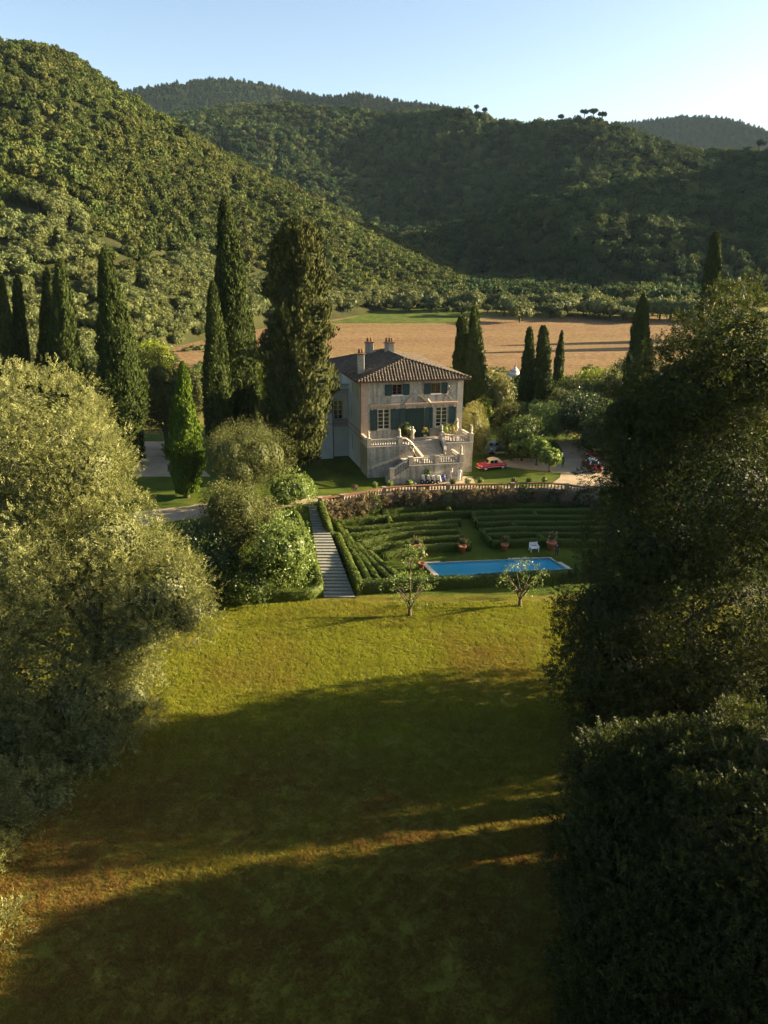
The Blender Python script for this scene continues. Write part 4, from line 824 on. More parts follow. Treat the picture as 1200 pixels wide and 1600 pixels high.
# ------------------------------------------------------------------ clipped hedges
def hedge(pts, h, w_, label, group=None, m='hedge', gz=None, leafs=60, name='clipped_hedge', world=False, cat='hedge', lsz=.16, wob=.10):
    P = []
    for p_ in pts:
        if world: P.append(np.array(p_[:2], float)); continue
        z = -2.5+h; q = B(p_[0], p_[1], z)
        for _ in range(4): z = float(G(q[0], q[1])) + h; z = min(z, (0 if gz is None else gz)+h); q = B(p_[0], p_[1], z)
        P.append(q[:2])
    P = np.array(P); d = np.r_[0, np.cumsum(np.linalg.norm(np.diff(P, axis=0), axis=1))]; n = max(2, int(d[-1]/.5)); u = np.linspace(0, d[-1], n+1)
    C = np.stack([np.interp(u, d, P[:, 0]), np.interp(u, d, P[:, 1])], -1); T_ = nrm(np.gradient(C, axis=0)); Nn = np.stack([-T_[:, 1], T_[:, 0]], -1)
    gz_ = G(C[:, 0], C[:, 1]) if gz is None else np.full(n+1, gz); prof = [(-1, -.1), (-1, .5), (-.94, .93), (-.5, 1), (0, 1.01), (.5, 1), (.94, .93), (1, .5), (1, -.1)]
    V = []
    for q, (a, zz) in enumerate(prof):
        j = 1+wob*1.4*fbm(u*.9+q*3.3+P[0, 0], u*0+q*1.7, 3); hh = zz*h*(1+wob*fbm(u*.55+P[0, 0]*3, u*0+2.2, 3))
        xy_ = C+Nn*(a*w_/2*j)[:, None]; V.append(np.c_[xy_, gz_+hh])
    V = np.array(V).transpose(1, 0, 2); V = V+rng.normal(0, .018, V.shape); a, b = V.shape[:2]; idx = np.arange(a*b).reshape(a, b); Q = np.stack([idx[:-1, :-1], idx[1:, :-1], idx[1:, 1:], idx[:-1, 1:]], -1).reshape(-1, 4)
    caps = []
    for row in (idx[0], idx[-1]):
        for q in range(4): caps.append([row[q], row[q+1], row[b-2-q], row[b-1-q]])
    Q = np.concatenate([Q, np.array(caps)]); Vf = V.reshape(-1, 3)
    A_ = Vf[Q]; ar = np.linalg.norm(np.cross(A_[:, 1]-A_[:, 0], A_[:, 3]-A_[:, 0]), axis=1); nl = int(ar.sum()*leafs)
    f = rng.choice(len(Q), nl, p=ar/ar.sum()); uu = rng.random((nl, 1)); vv = rng.random((nl, 1)); q4 = A_[f]
    p_ = (q4[:, 0]*(1-uu)+q4[:, 1]*uu)*(1-vv)+(q4[:, 3]*(1-uu)+q4[:, 2]*uu)*vv; nn = nrm(np.cross(q4[:, 1]-q4[:, 0], q4[:, 3]-q4[:, 0])); cc = np.c_[C[np.clip(f//(b-1), 0, n)], gz_[np.clip(f//(b-1), 0, n)]+h*.5]
    nn = np.where(((p_-cc)*nn).sum(1, keepdims=True) < 0, -nn, nn); p_ = p_+nn*rng.uniform(-.01, .06, (nl, 1))
    CV_, CQ = cards(p_, nrm(sph(nl)+nn*.3), nn+sph(nl)*.8, lsz, lsz*.6); V3, Q3, v3 = join([(Vf, Q, .3), (CV_, CQ, np.repeat(np.clip(.5+.35*fbm(p_[:, 0]*.8, p_[:, 1]*.8)+.3*(rng.random(nl)-.5), 0, 1), 4))])
    o = link(name, quads_mesh(name, V3, Q3, v3), None, M[m]); tag(o, label, cat, group); return o
hedge([(500.5, 783), (512, 800), (527, 832), (545, 872), (563, 911)], 1.25, .75, 'outer clipped hedge along the right side of the stepped path')
hedge([(563, 908), (600, 906.5), (680, 902), (760, 898), (840, 894), (895, 891), (960, 888)], 1.15, .85, 'dense front hedge between the lawn and the pool', m='bush', leafs=110, lsz=.16, wob=.14)
MZ = [
 ([(520, 803), (560, 799), (592, 795.5)], 'first row of the maze, left end, under the dry wall shrubs'),
 ([(596, 796), (650, 790), (700, 787), (770, 786), (960, 787)], 'first long row of the maze directly under the wall shrubs'),
 ([(517, 806), (526, 815), (541, 840), (562, 875), (577, 906)], 'column of the maze next to the outer hedge'),
 ([(528, 814), (570, 808), (620, 804), (700, 799), (770, 798)], 'second maze row left of the centre aisle'),
 ([(533, 822), (545, 824), (575, 822), (650, 816), (720, 811)], 'third maze row left of the centre aisle'),
 ([(542, 834), (560, 833), (590, 829), (650, 821), (714, 819)], 'fourth maze row left of the centre aisle'),
 ([(538, 827), (553, 850), (575, 880), (592, 905)], 'second maze column from the left'),
 ([(560, 846), (580, 841), (610, 835), (660, 829), (718, 828)], 'fifth maze row left of the centre aisle'),
 ([(557, 847), (570, 862), (595, 888), (612, 905)], 'third maze column from the left'),
 ([(575, 857), (600, 850), (660, 840), (724, 836)], 'sixth maze row left of the centre aisle'),
 ([(576, 860), (592, 874), (615, 892), (626, 904)], 'fourth maze column from the left'),
 ([(597, 864), (640, 856), (700, 849), (735, 848)], 'innermost maze row beside the terracotta pots on the left'),
 ([(736, 799), (800, 796), (960, 796)], 'second maze row right of the centre aisle'),
 ([(738, 808), (800, 805), (960, 805)], 'third maze row right of the centre aisle'),
 ([(746, 816.5), (800, 814), (960, 814)], 'fourth maze row right of the centre aisle'),
 ([(750, 826), (810, 823), (960, 823)], 'fifth maze row right of the centre aisle'),
 ([(757, 834), (820, 831.5), (960, 833)], 'sixth maze row right of the centre aisle'),
 ([(768, 845), (830, 841.5), (960, 844)], 'innermost maze row on the right, behind the white garden chair'),
]
for pts, lb in MZ: hedge(pts, .85, .62, 'low clipped box hedge, '+lb, 'box hedges of the maze')
for a, b, lb in (((834, 797), (838, 804), 'small hedge crosspiece between the upper rows right of the aisle'), ((799, 815), (806, 823), 'small hedge crosspiece between the middle rows right of the aisle'), ((840, 833), (852, 842), 'small hedge crosspiece behind the white chair'), ((700, 786), (702, 797), 'small hedge crosspiece in the uppermost rows'), ((606, 804), (610, 815), 'small hedge crosspiece in the left rows'), ((738, 797), (744, 815), 'short hedge edging the centre aisle on its right'), ((752, 826), (768, 845), 'lower short hedge edging the centre aisle on its right'), ((716, 828), (734, 848), 'short hedge edging the centre aisle on its left')):
    hedge([a, b], .85, .5, lb, 'box hedges of the maze')
hedge([(460, 799), (468, 812), (482, 845), (493, 880), (500, 912)], 1.0, .7, 'clipped hedge along the left side of the stepped path')
hedge([(500, 910), (486, 918), (455, 921), (410, 923)], 1.1, .8, 'low front hedge left of the stepped path')
# ------------------------------------------------------------------ generic shrubs and trees
def shrub(px, py, wpx, hpx, label, m='bush', cat='shrub', group=None, name='shrub', z=None, dy=1.0, n=None, leafm=1.0, trunk=0.0, clump=.22, asp=.55, nl=5, top=None, limb=4, at=None):
    """px, py: where it meets the ground in the photograph; sizes in photograph pixels"""
    p_ = np.array(at) if at is not None else B(px, py, 0 if z is None else z)
    if z is None and at is None:
        for _ in range(4): p_ = B(px, py, float(G(p_[0], p_[1])))
    depth = p_[1]*math.cos(PITCH)+(H-p_[2])*math.sin(PITCH); W_ = wpx/F*depth; Hh = hpx/F*depth/math.cos(PITCH-math.atan((800-py)/F)); tr = trunk*Hh
    o = empty(name, tuple(p_), random.random()*.4-.2); tag(o, label, cat, group); rx = W_/2; ry = rx*dy
    if trunk:
        L = [(a, b, c*1.0, d, e, f) for a, b, c, d, e, f in bush_lobes(rx, ry, Hh-tr, nl, tr)]
        link('trunk', trunk_mesh('trunk', Hh*.8, .05*Hh*.5+.06, .04*Hh*.4+.03, limb, rx*.6, top=tr+.15*(Hh-tr)), o, M['bark'])
    else: L = bush_lobes(rx, ry, Hh, nl, -.05*Hh)
    ls = .24*leafm*max(.6, depth/95); area = 2*math.pi*rx*Hh*.9; per = 16; rc = clump*max(rx, .5)*1.1
    ncl = int((n or 0)*2.2) or int(np.clip(area*2.6/(ls*ls*asp*per)*.6, 30, 1500))
    V, Q, v = crown_arr(L, ncl, per, rc, ls, ls*asp, core=0 if n else .62, low_cut=-.85)
    link('crown' if trunk else 'foliage', quads_mesh('foliage', V, Q, v), o, M[m]); return o
def cypress(px_b, py_b, px_t, py_t, wpx, label, m='cypress', group='tall cypresses around the villa', D=None, fat=.35, seed=0, ragged=.12, trunk=.03, tipw=.12, ln=1.0):
    """column from the foot (px_b, py_b) to the tip"""
    p_ = B(px_b, py_b, 0) if D is None else np.array([XD(px_b, D, 0), D, 0]); depth0 = p_[1]*math.cos(PITCH)+H*math.sin(PITCH)
    tz = ZY(py_t, p_[1]); tx = XD(px_t, p_[1], tz); Hh = tz; lean = (tx-p_[0]); dm = p_[1]*math.cos(PITCH)+(H-Hh*.4)*math.sin(PITCH); R0 = wpx/F*dm/2
    o = empty('cypress_tree', tuple(p_)); tag(o, label, 'cypress', group); rs = np.random.default_rng(seed+11)
    def rad(h, a):
        b = np.where(h < fat, .55+.45*np.sin(np.clip(h/fat, 0, 1)*np.pi/2), tipw+(1-tipw)*np.clip((1-h)/(1-fat), 0, 1)**.84)
        b = b*np.clip((1.015-h)/.05, 0, 1)**.5
        return R0*b*(1+ragged*3.3*fbm(a*1.3+seed*7, h*8+seed*3, 3)+ragged*1.6*fbm(a*3.5+seed, h*34, 2))
    area = 2*math.pi*R0*Hh*.75; sz = .34*ln*depth0/100; ncl = int(min(3000, area/(sz*sz)*.9)); per = 10
    h = rs.random(ncl)**.95*.985+.008; a = rs.uniform(0, 2*np.pi, ncl); ci = np.repeat(np.arange(ncl), per); n = len(ci)
    hh = h[ci]+rs.normal(0, .55*sz/Hh*1.6, n); hh = np.clip(hh, .005, 1.0); aa = a[ci]+rs.normal(0, .10, n)*2.0/np.maximum(R0, 1)
    depthv = rs.uniform(.84, 1.05, ncl)[ci]*rs.uniform(.93, 1.06, n); r = rad(hh, np.mod(aa, 2*np.pi))*depthv
    lx = lean*hh+.0*hh; z0 = trunk*Hh; P = np.stack([np.cos(aa)*r+lx, np.sin(aa)*r, z0+hh*(Hh-z0)], -1)
    ax = nrm(np.stack([np.cos(aa)*.35, np.sin(aa)*.35, np.ones(n)*1.0], -1)+rs.normal(0, .28, (n, 3))); nn = np.stack([np.cos(aa), np.sin(aa), 0*aa+.25], -1)+rs.normal(0, .5, (n, 3))
    s_ = rs.uniform(.7, 1.3, n); V, Q = cards(P, ax, nn, sz*1.25*s_, sz*.5*s_); vv = np.clip(.5+.3*(rs.random(ncl)[ci]-.5)*2+.3*(rs.random(n)-.5), 0, 1)
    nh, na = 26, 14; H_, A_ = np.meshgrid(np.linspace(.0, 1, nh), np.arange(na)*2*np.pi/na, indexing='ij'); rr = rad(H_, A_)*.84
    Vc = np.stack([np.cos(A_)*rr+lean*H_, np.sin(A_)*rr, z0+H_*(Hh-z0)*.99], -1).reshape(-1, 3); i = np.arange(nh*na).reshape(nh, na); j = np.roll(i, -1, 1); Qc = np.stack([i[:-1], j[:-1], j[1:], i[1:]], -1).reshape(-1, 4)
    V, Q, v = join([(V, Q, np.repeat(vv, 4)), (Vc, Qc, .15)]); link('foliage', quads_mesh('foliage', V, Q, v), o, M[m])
    mb = MB(); mb.tube([(0, 0, -.1), (0, 0, z0+.6), (lean*.3, 0, Hh*.3)], [R0*.14+.12, R0*.12+.1, .08], 8); mb.obj('trunk', M['bark'], o); return o
cypress(207, 728, 163, 388, 66, 'tall dark cypress with a lit right edge, last of the left row nearest the olive', seed=1, fat=.42)
cypress(112, 700, 93, 405, 62, 'dark pointed cypress behind the big olive, second from the left group', D=98, seed=2, fat=.35)
cypress(72, 700, 74, 418, 26, 'slender cypress leaning against the dark pointed one at left', D=101, seed=3, fat=.5, tipw=.3)
cypress(38, 700, 27, 430, 27, 'slim bright-edged cypress near the left border of the picture', D=100, seed=4, fat=.5, tipw=.25)
cypress(8, 700, 2, 432, 44, 'dark cypress cut by the left border of the picture', D=97, seed=5)
cypress(-45, 700, -60, 440, 50, 'dark cypress just beyond the left border', D=97, seed=35)
cypress(380, 694, 350, 312, 58, 'tallest cypress, rising left of the broad brown one', seed=6, fat=.45, tipw=.2)
cypress(342, 690, 332, 440, 46, 'shorter cypress pressed against the left side of the tallest one', D=98, seed=7, fat=.4)
cypress(398, 680, 391, 487, 24, 'narrow dark cypress just right of the tallest one', D=106, seed=8, ragged=.2)
cypress(466, 742, 463, 344, 104, 'broad brownish old cypress with ragged outline left of the villa', m='cypress_brown', seed=9, fat=.5, ragged=.24, tipw=.5, trunk=.05, ln=1.35)
cypress(292, 777, 285, 566, 56, 'young bright green cypress standing on the lawn beside the path', m='cypress_bright', seed=10, fat=.3, tipw=.1, trunk=.04, ragged=.14)
cypress(722, 655, 723, 494, 27, 'dense blunt cypress directly right of the villa roof', D=118, seed=11, fat=.6, tipw=.5)
cypress(744, 655, 741, 480, 34, 'ragged cypress beside the blunt one right of the villa', D=116, seed=12, fat=.4, tipw=.2, ragged=.2)
cypress(822, 648, 828, 512, 26, 'left one of the cypress pair in front of the field', D=124, seed=13, tipw=.25)
cypress(848, 648, 849, 510, 27, 'right one of the cypress pair in front of the field', D=122, seed=14, tipw=.35, ragged=.18)
cypress(869, 614, 878, 518, 15, 'small slim pointed cypress standing alone before the field', seed=15, fat=.5, tipw=.12, ragged=.05)
cypress(990, 650, 1005, 461, 42, 'ragged dark cypress left of the big right-hand oak', seed=16, D=118, tipw=.1, ragged=.2)
cypress(1098, 660, 1119, 363, 42, 'tall smooth cypress rising behind the top of the big right-hand oak', D=120, seed=17, fat=.3, tipw=.25)
cypress(1290, 560, 1292, 380, 40, 'far cypress beyond the right border whose shadow crosses the field', D=205, seed=18)
cypress(1235, 560, 1236, 400, 36, 'second far cypress beyond the right border shading the field', D=215, seed=19)
# ------------------------------------------------------------------ named shrubs and trees, from the photograph
shrub(738, 712, 50, 84, 'silvery willow-like bush at the right corner of the villa terrace', 'willow', 'tree', name='willow_bush', clump=.2, leafm=1.0, asp=.22)
shrub(390, 795, 132, 128, 'broad olive tree with open brown-green crown between the cypresses and the path', 'olive_dim', 'olive tree', name='olive_tree', trunk=.18, clump=.17, asp=.32, nl=8, leafm=.8)
shrub(262, 705, 92, 150, 'dark rounded oak behind the young bright cypress', 'olive_dim', 'tree', name='oak_tree', trunk=.12, nl=6)
shrub(243, 600, 62, 66, 'bright yellow-green tree beside the far left cypress', 'bush_bright', 'tree', name='young_tree', z=.5)
shrub(416, 668, 34, 120, 'yellow-green tree showing between the tall cypress and the brown one', 'bush_bright', 'tree', name='young_tree')
shrub(455, 792, 70, 58, 'bright laurel bush at the top of the stepped path', 'bush_pale', name='laurel_bush', leafm=1.5, asp=.35)
shrub(444, 925, 84, 116, 'large pale-leaved bush beside the stepped path', 'bush_pale', name='laurel_bush', leafm=1.5, asp=.4, clump=.26, nl=8)
shrub(372, 905, 84, 138, 'open reddish-green tree in the middle of the shrub bed', 'olive_dim', 'tree', name='garden_tree', trunk=.3, nl=8, leafm=.9, clump=.24)
shrub(330, 930, 110, 100, 'dark green shrub at the front of the bed next to the big olive', 'bush_dark', name='laurel_bush', leafm=1.2)
shrub(395, 932, 100, 62, 'low mixed green shrub in front of the open tree', 'bush', leafm=1.1)
shrub(300, 868, 90, 50, 'dark shrub at the back of the bed near the path', 'bush_dark', leafm=1.1)
shrub(350, 860, 70, 60, 'mid-green rounded shrub behind the bed', 'bush', leafm=1.1)
shrub(405, 830, 70, 50, 'brownish shrub under the broad olive', 'olive_dim')
shrub(230, 900, 90, 66, 'dark shrub half hidden by the big olive', 'bush_dark', leafm=1.2)
# belt behind the drive and around the parking
V_ = [(775, 655, 52, 72, 'willow', 'pale brownish tree right of the villa cypresses'), (790, 690, 40, 70, 'olive_dim', 'dry yellowish shrub behind the parked cars'), (757, 610, 30, 36, 'willow', 'pale shrub in front of the striped tent'),
      (812, 712, 70, 60, 'bush', 'leafy green shrub behind the fig trees'), (850, 690, 60, 62, 'bush_pale', 'light-leaved shrub below the cypress pair'), (905, 690, 84, 78, 'bush_dark', 'large rounded dark tree at the end of the drive'),
      (945, 712, 90, 78, 'bush_dark', 'dark mass of laurel right of the drive'), (900, 640, 60, 46, 'olive', 'silvery shrub above the dark rounded tree'), (935, 615, 90, 34, 'bush_bright', 'bright green row of bushes at the near edge of the field'),
      (870, 650, 54, 42, 'olive', 'greyish shrub behind the slim cypress'), (960, 640, 80, 60, 'olive_dim', 'brownish olive left of the ragged cypress'), (800, 636, 40, 34, 'bush', 'green shrub under the striped tent'),
      (985, 690, 70, 70, 'bush', 'green tree between the drive and the oak'), (1040, 640, 90, 70, 'olive', 'grey olive behind the oak at right'), (1030, 700, 90, 80, 'bush_dark', 'dark tree hidden behind the oak'),
      (880, 612, 60, 22, 'bush_bright', 'low bright bush behind the slim cypress'), (985, 600, 60, 40, 'olive', 'loose pale shrub standing in front of the field'), (775, 600, 44, 26, 'olive', 'low olive near the field edge'),
      (835, 668, 44, 44, 'bush_dark', 'shaded shrub between the cypress pair'), (755, 668, 30, 50, 'bush_bright', 'tall yellowish shrub right of the ragged cypress'), (812, 690, 50, 40, 'bush_dark', 'dark hedge-like shrub behind the blue car'),
      (1090, 620, 90, 60, 'bush', 'green shrub behind the oak near the right border'), (930, 668, 60, 50, 'bush', 'lit green top of the shrub beside the rounded dark tree'),
      (240, 640, 60, 60, 'bush', 'green shrub beside the shaded lawn at far left'), (200, 590, 60, 60, 'olive', 'pale olive right behind the tall left cypress'), (140, 600, 60, 70, 'olive', 'pale olive showing between the left cypresses'),
      (60, 600, 90, 80, 'olive', 'olive behind the slim left cypresses'), (430, 625, 40, 60, 'bush_bright', 'bright shrub behind the brown cypress'), (300, 640, 60, 60, 'olive_dim', 'dim olive behind the young cypress'),
      (1010, 620, 50, 34, 'bush', 'low green bush at the field edge by the ragged cypress'), (700, 600, 34, 26, 'bush', 'bush hidden behind the villa roof'), (1150, 640, 100, 90, 'olive', 'olive behind the oak at the right border')]
for a in V_: shrub(a[0], a[1], a[2], a[3], a[5], a[4], 'shrub', z=.2, name='garden_shrub', leafm=1.05)
# low scrub filling the belt before the field
def fill(n, x0, x1, y0, y1, m, smin, smax, name, label, cat, group, var='s'):
    vs = [crown_mesh('scrub%d' % k, bush_lobes(1, 1, 1.5, 4), 30, 14, .26, .2, .12) for k in range(3)]
    for vm in vs: vm.materials.append(M[m])
    for q in range(n):
        p_ = B(random.uniform(x0, x1), random.uniform(y0, y1), .2); o = link(name, vs[q % 3], loc=(p_[0], p_[1], 0)); s_ = random.uniform(smin, smax); o.scale = (s_, s_, s_*random.uniform(.7, 1.2)); o.rotation_euler = (0, 0, random.random()*6.3); tag(o, label, cat, group)
fill(46, 745, 1130, 596, 640, 'olive', 1.3, 2.6, 'scrub_bush', 'small grey-green bush in the scrub belt between the garden and the field', 'bush', 'scrub between garden and field')
fill(26, 745, 1080, 602, 660, 'bush', 1.2, 2.3, 'scrub_bush', 'small leafy green bush in the scrub belt between the garden and the field', 'bush', 'green scrub between garden and field')
fill(60, -60, 265, 545, 640, 'olive', 2.2, 3.2, 'scrub_bush', 'grey-green olive bush on the flat ground behind the left cypresses', 'bush', 'olive bushes behind the left cypresses')
fill(16, 210, 520, 600, 640, 'bush', 1.0, 2.0, 'scrub_bush', 'small green bush behind the cypresses near the field corner', 'bush', 'bushes near the left field corner')
fill(40, 560, 1100, 494, 500, 'olive_dim', .8, 1.8, 'field_edge_shrub', 'low weedy shrub on the far margin of the ploughed field', 'bush', 'weedy shrubs on the far field margin')
fill(30, 235, 330, 500, 600, 'bush', .8, 1.8, 'field_edge_shrub', 'low green shrub on the left margin of the ploughed field', 'bush', 'weedy shrubs on the left field margin')
# fig trees by the drive, fruit trees on the front lawn
for px, py, wd, hh, lb in ((858, 737, 30, 34, 'small lit fig tree at the corner of the drive'), (838, 727, 34, 40, 'broad-leaved fig tree, middle one of three by the drive'), (815, 720, 44, 42, 'fig tree nearest the red two-tone car')):
    shrub(px, py, wd, hh, lb, 'bush_pale', 'fig tree', 'fig trees beside the drive', 'fig_tree', trunk=.3, leafm=1.9, asp=.75, clump=.24, n=46)
shrub(808, 690, 30, 22, 'low bush with reddish blossom behind the fig trees', 'pink', leafm=.8)
shrub(640, 962, 76, 66, 'small open fruit tree on the lawn in front of the pool hedge', 'bush_pale', 'fruit tree', 'fruit trees on the front lawn', 'fruit_tree', trunk=.30, leafm=.95, asp=.5, n=26, nl=6, clump=.22, limb=8)
shrub(640, 905, 26, 52, 'spindly upright shrub behind the left fruit tree', 'bush_pale', 'shrub', None, 'young_shrub', trunk=.2, n=16, asp=.5)
shrub(812, 947, 76, 62, 'gnarled little tree leaning against the pool hedge', 'bush_pale', 'fruit tree', 'fruit trees on the front lawn', 'fruit_tree', trunk=.34, leafm=.95, asp=.55, n=24, nl=6, clump=.22, limb=8)
# dry flowering shrubs along the wall
xs_ = [510, 524, 538, 553, 569, 586, 604, 623, 642, 661, 681, 702, 722, 741, 760, 778, 797, 818, 840, 862, 884, 906, 928]
for q, a in enumerate(xs_):
    yb = np.interp(a, [500, 560, 600, 650, 760, 880, 930], [806, 797, 792, 788, 784, 783, 790]); mm = 'dry' if q in (0, 1, 2, 4, 7, 9, 12, 13, 14) or q % 2 == 0 and q < 16 else ('olive_dim' if q % 3 else 'dry')
    where = ['%s dry flowering shrub from the left against the balustrade wall' % w_ for w_ in ('first', 'second', 'third', 'fourth', 'fifth', 'sixth', 'seventh', 'eighth', 'ninth', 'tenth', 'eleventh', 'twelfth', 'thirteenth', 'fourteenth', 'fifteenth', 'sixteenth')]
    lb = where[q] if q < 16 else '%s dark shrub against the shaded right end of the balustrade wall' % ('first', 'second', 'third', 'fourth', 'fifth', 'sixth', 'seventh')[q-16]
    D_ = float(Wf(0))
    for _ in range(5): x_ = XD(a, D_, -2); D_ = float(Wf(x_-float(E(D_))))-.75-.3*random.random()
    shrub(a, yb, random.uniform(19, 28), random.uniform(31, 38), lb, mm if q < 16 else ('bush_dark' if q % 2 else 'dry'), 'shrub', 'shrubs against the balustrade wall', 'wall_shrub', at=(x_, D_, -2.15), leafm=.75, n=60)
# topiary balls along the path
for q, (a, b, mm) in enumerate(((555, 775, 'dry'), (585, 771, 'bush_pale'), (609, 768.5, 'bush_pale'), (641, 767, 'bush_pale'), (707, 765.5, 'bush'), (730, 764.5, 'bush_pale'), (750, 764, 'bush_pale'), (803, 763.5, 'olive_dim'), (826, 763, 'bush'), (850, 761.5, 'bush_pale'))):
    od = ('first', 'second', 'third', 'fourth', 'fifth', 'sixth', 'seventh', 'eighth', 'ninth', 'tenth')[q]
    p_ = B(a, b, 0.0); o = empty('topiary_tree', tuple(p_)); tag(o, '%s small ball-headed tree from the left along the balustrade path' % od, 'small tree', 'ball-headed trees along the balustrade')
    mb = MB(); mb.tube([(0, 0, 0), (.02, 0, .75)], [.05, .035], 6); mb.obj('trunk', M['bark'], o); V, Q, v = crown_arr([(0, 0, 1.05, .36, .36, .36)], 34, 12, .12, .13, .08, core=.8, low_cut=-1); link('crown', quads_mesh('crown', V, Q, v), o, M[mm])
# potted plants by the pool
def gz(px, py, z0=-2.7):
    p_ = B(px, py, z0)
    for _ in range(3): p_ = B(px, py, float(G(p_[0], p_[1])))
    return tuple(p_)
pot_plant(gz(722, 864), 'terracotta pot with trailing plant left of the centre aisle by the pool', 'olive_dim', 'pink', .85, .42, .8, .5, group='terracotta pots by the pool')
pot_plant(gz(788, 861), 'terracotta pot with small rounded plant behind the middle of the pool', 'bush', 'dry', .8, .40, .9, .48, group='terracotta pots by the pool')
pot_plant(gz(861, 858), 'wide terracotta pot with blossoming plant near the far right pool corner', 'olive_dim', 'pink', .85, .55, 1.1, .55, group='terracotta pots by the pool')
pot_plant(gz(651, 862), 'terracotta pot in the maze corner behind the flowering pot', 'olive_dim', 'dry', .7, .36, 1.0, .6, group='terracotta pots by the pool')
pot_plant(gz(658, 889), 'terracotta pot with tall bare-stemmed flowering plant at the left end of the pool', 'bush_pale', 'pink', .7, .34, 1.9, .55, group='terracotta pots by the pool')
# garden chair
p_ = gz(834, 861); o = empty('garden_chair', p_, .15); tag(o, 'white garden chair standing on the grass behind the pool', 'chair')
for sx in (-.42, .42):
    for sy in (-.3, .3):
        mb = MB(); mb.box(sx-.035, sx+.035, sy-.035, sy+.035, 0, .95 if sy > 0 else .62); mb.obj('leg', M['white'], o)
mb = MB(); mb.box(-.45, .45, -.33, .33, .42, .48); mb.obj('seat', M['white'], o)
for z in (.6, .74, .88):
    mb = MB(); mb.box(-.40, .40, .29, .325, z-.045, z+.045); mb.obj('back_slat', M['white'], o)
for sx in (-.42, .42): mb = MB(); mb.box(sx-.05, sx+.05, -.34, .33, .62, .66); mb.obj('armrest', M['white'], o)
# stone bench on the path
p_ = B(660, 765.5, 0); o = empty('stone_bench', tuple(p_), .05); tag(o, 'dark stone bench on the gravel path in front of the villa', 'bench')
mb = MB(); mb.box(-.85, .85, -.28, .28, .42, .56); mb.obj('seat', M['stone'], o)
for sx in (-.62, .62): mb = MB(); mb.box(sx-.14, sx+.14, -.22, .22, 0, .418); mb.obj('leg', M['wood'], o)
mb = MB(); mb.box(-.95, -.75, -.3, .3, .56, .85); mb.obj('end_block', M['wood'], o)
# ------------------------------------------------------------------ the two great foreground trees and their neighbours
def twig(k, nleaf, L, ll, lw, droop=.0):
    p = []; d = []; nn = []
    for q in range(nleaf):
        t_ = (q+.5)/nleaf; side = 1 if q % 2 else -1; a = random.uniform(-.9, .9)
        p.append((L*t_, side*.01, droop*t_*t_)); v_ = Vector((.55+.5*t_, side*random.uniform(.35, .9), a*.6)).normalized(); d.append(v_); nn.append((random.uniform(-.5, .5), random.uniform(-.5, .5), 1))
    p = np.array(p)+rng.normal(0, .018, (nleaf, 3)); d = np.array(d); s_ = rng.uniform(.6, 1.3, nleaf)
    V, Q = cards(p+d*ll*.5, d, np.array(nn), ll*s_, lw*s_); return quads_mesh('twig%d' % k, V, Q, np.repeat(rng.random(nleaf), 4))
def big_tree(name, label, cat, base, lobes, m, ntw, leafs, variants, group=None, inner=.70):
    """lobes: (px, py, D, radius_px) read off the photograph, put at forward distance D"""
    o = empty(name, base); tag(o, label, cat, group); LB = []
    for px, py, D, rp in lobes:
        z = ZY(py, D); x = XD(px, D, z); r = rp/F*(D*math.cos(PITCH)+(H-z)*math.sin(PITCH)); LB.append((x-base[0], D-base[1], z-base[2], r, r, r*.95))
    LB = np.array(LB); ar = LB[:, 3]**2; n = ntw*2; ncl = int(n/26)
    li = rng.choice(len(LB), ncl, p=ar/ar.sum()); d = sph(ncl); c = LB[li, :3]+d*LB[li, 3:]*rng.uniform(.72, 1.02, ncl)[:, None]; ok = np.ones(ncl, bool)
    for q in range(len(LB)):
        e = np.linalg.norm((c-LB[q, :3])/LB[q, 3:], axis=1); ok &= (e > .70) | (li == q)
    ok &= c[:, 2]+base[2] > G(c[:, 0]+base[0], c[:, 1]+base[1])+.2; c = c[ok]; d = d[ok]; rcl = rng.uniform(.45, 1.25, len(c))
    ci = rng.integers(0, len(c), ntw); dd = nrm(sph(ntw)+d[ci]*.7+np.array([0, 0, .35])); P = c[ci]+dd*(rcl[ci]*rng.uniform(.4, 1.0, ntw)**.6)[:, None]
    ax = nrm(dd*.8+sph(ntw)*.55+np.array([0, 0, .22])); el = np.arcsin(ax[:, 2]); ph = np.arctan2(ax[:, 1], ax[:, 0]); rot = np.stack([rng.uniform(-.9, .9, ntw), -el, ph], -1)
    scatter('crown', P, rot, rng.uniform(.7, 1.3, ntw), variants, M[m], o)
    parts = []
    for l in LB: bv, bq = shell(l, .24, 2.0, inner); parts.append((bv, bq, np.repeat(rng.uniform(0, .5, len(bq)), 4)))
    V, Q, v = join(parts); link('inner_foliage', quads_mesh('inner_foliage', V, Q, v), o, M[m])
    mb = MB(); r0 = .55; top = LB[:, 2].max()*.55; mb.tube([(0, 0, -.5), (.1, 0, top*.25), (-.15, .1, top*.6), (.1, 0, top)], [r0*1.3, r0, r0*.8, r0*.5], 10); mb.obj('trunk', M['bark'], o)
    for q in range(len(LB)):
        l = LB[q]; zz = min(top, max(.8, l[2]*.45)); mb = MB(); a = Vector((0, 0, zz)); b = Vector(l[:3]); md = (a+b)/2+Vector((random.uniform(-.4, .4), random.uniform(-.4, .4), .6)); mb.tube([a, md, b], [.22, .15, .06], 6)
        for w_ in range(7):
            e = b+Vector(sph(1)[0])*l[3]*.95; mb.tube([b*.7+md*.3, (b+e)/2+Vector((0, 0, .2)), e], [.08, .05, .02], 5)
        mb.obj('limb', M['bark'], o)
    return o
TWo = [twig(k, 15, .42, .125, .042) for k in range(5)]; TWq = [twig(k+10, 14, .40, .115, .058) for k in range(5)]
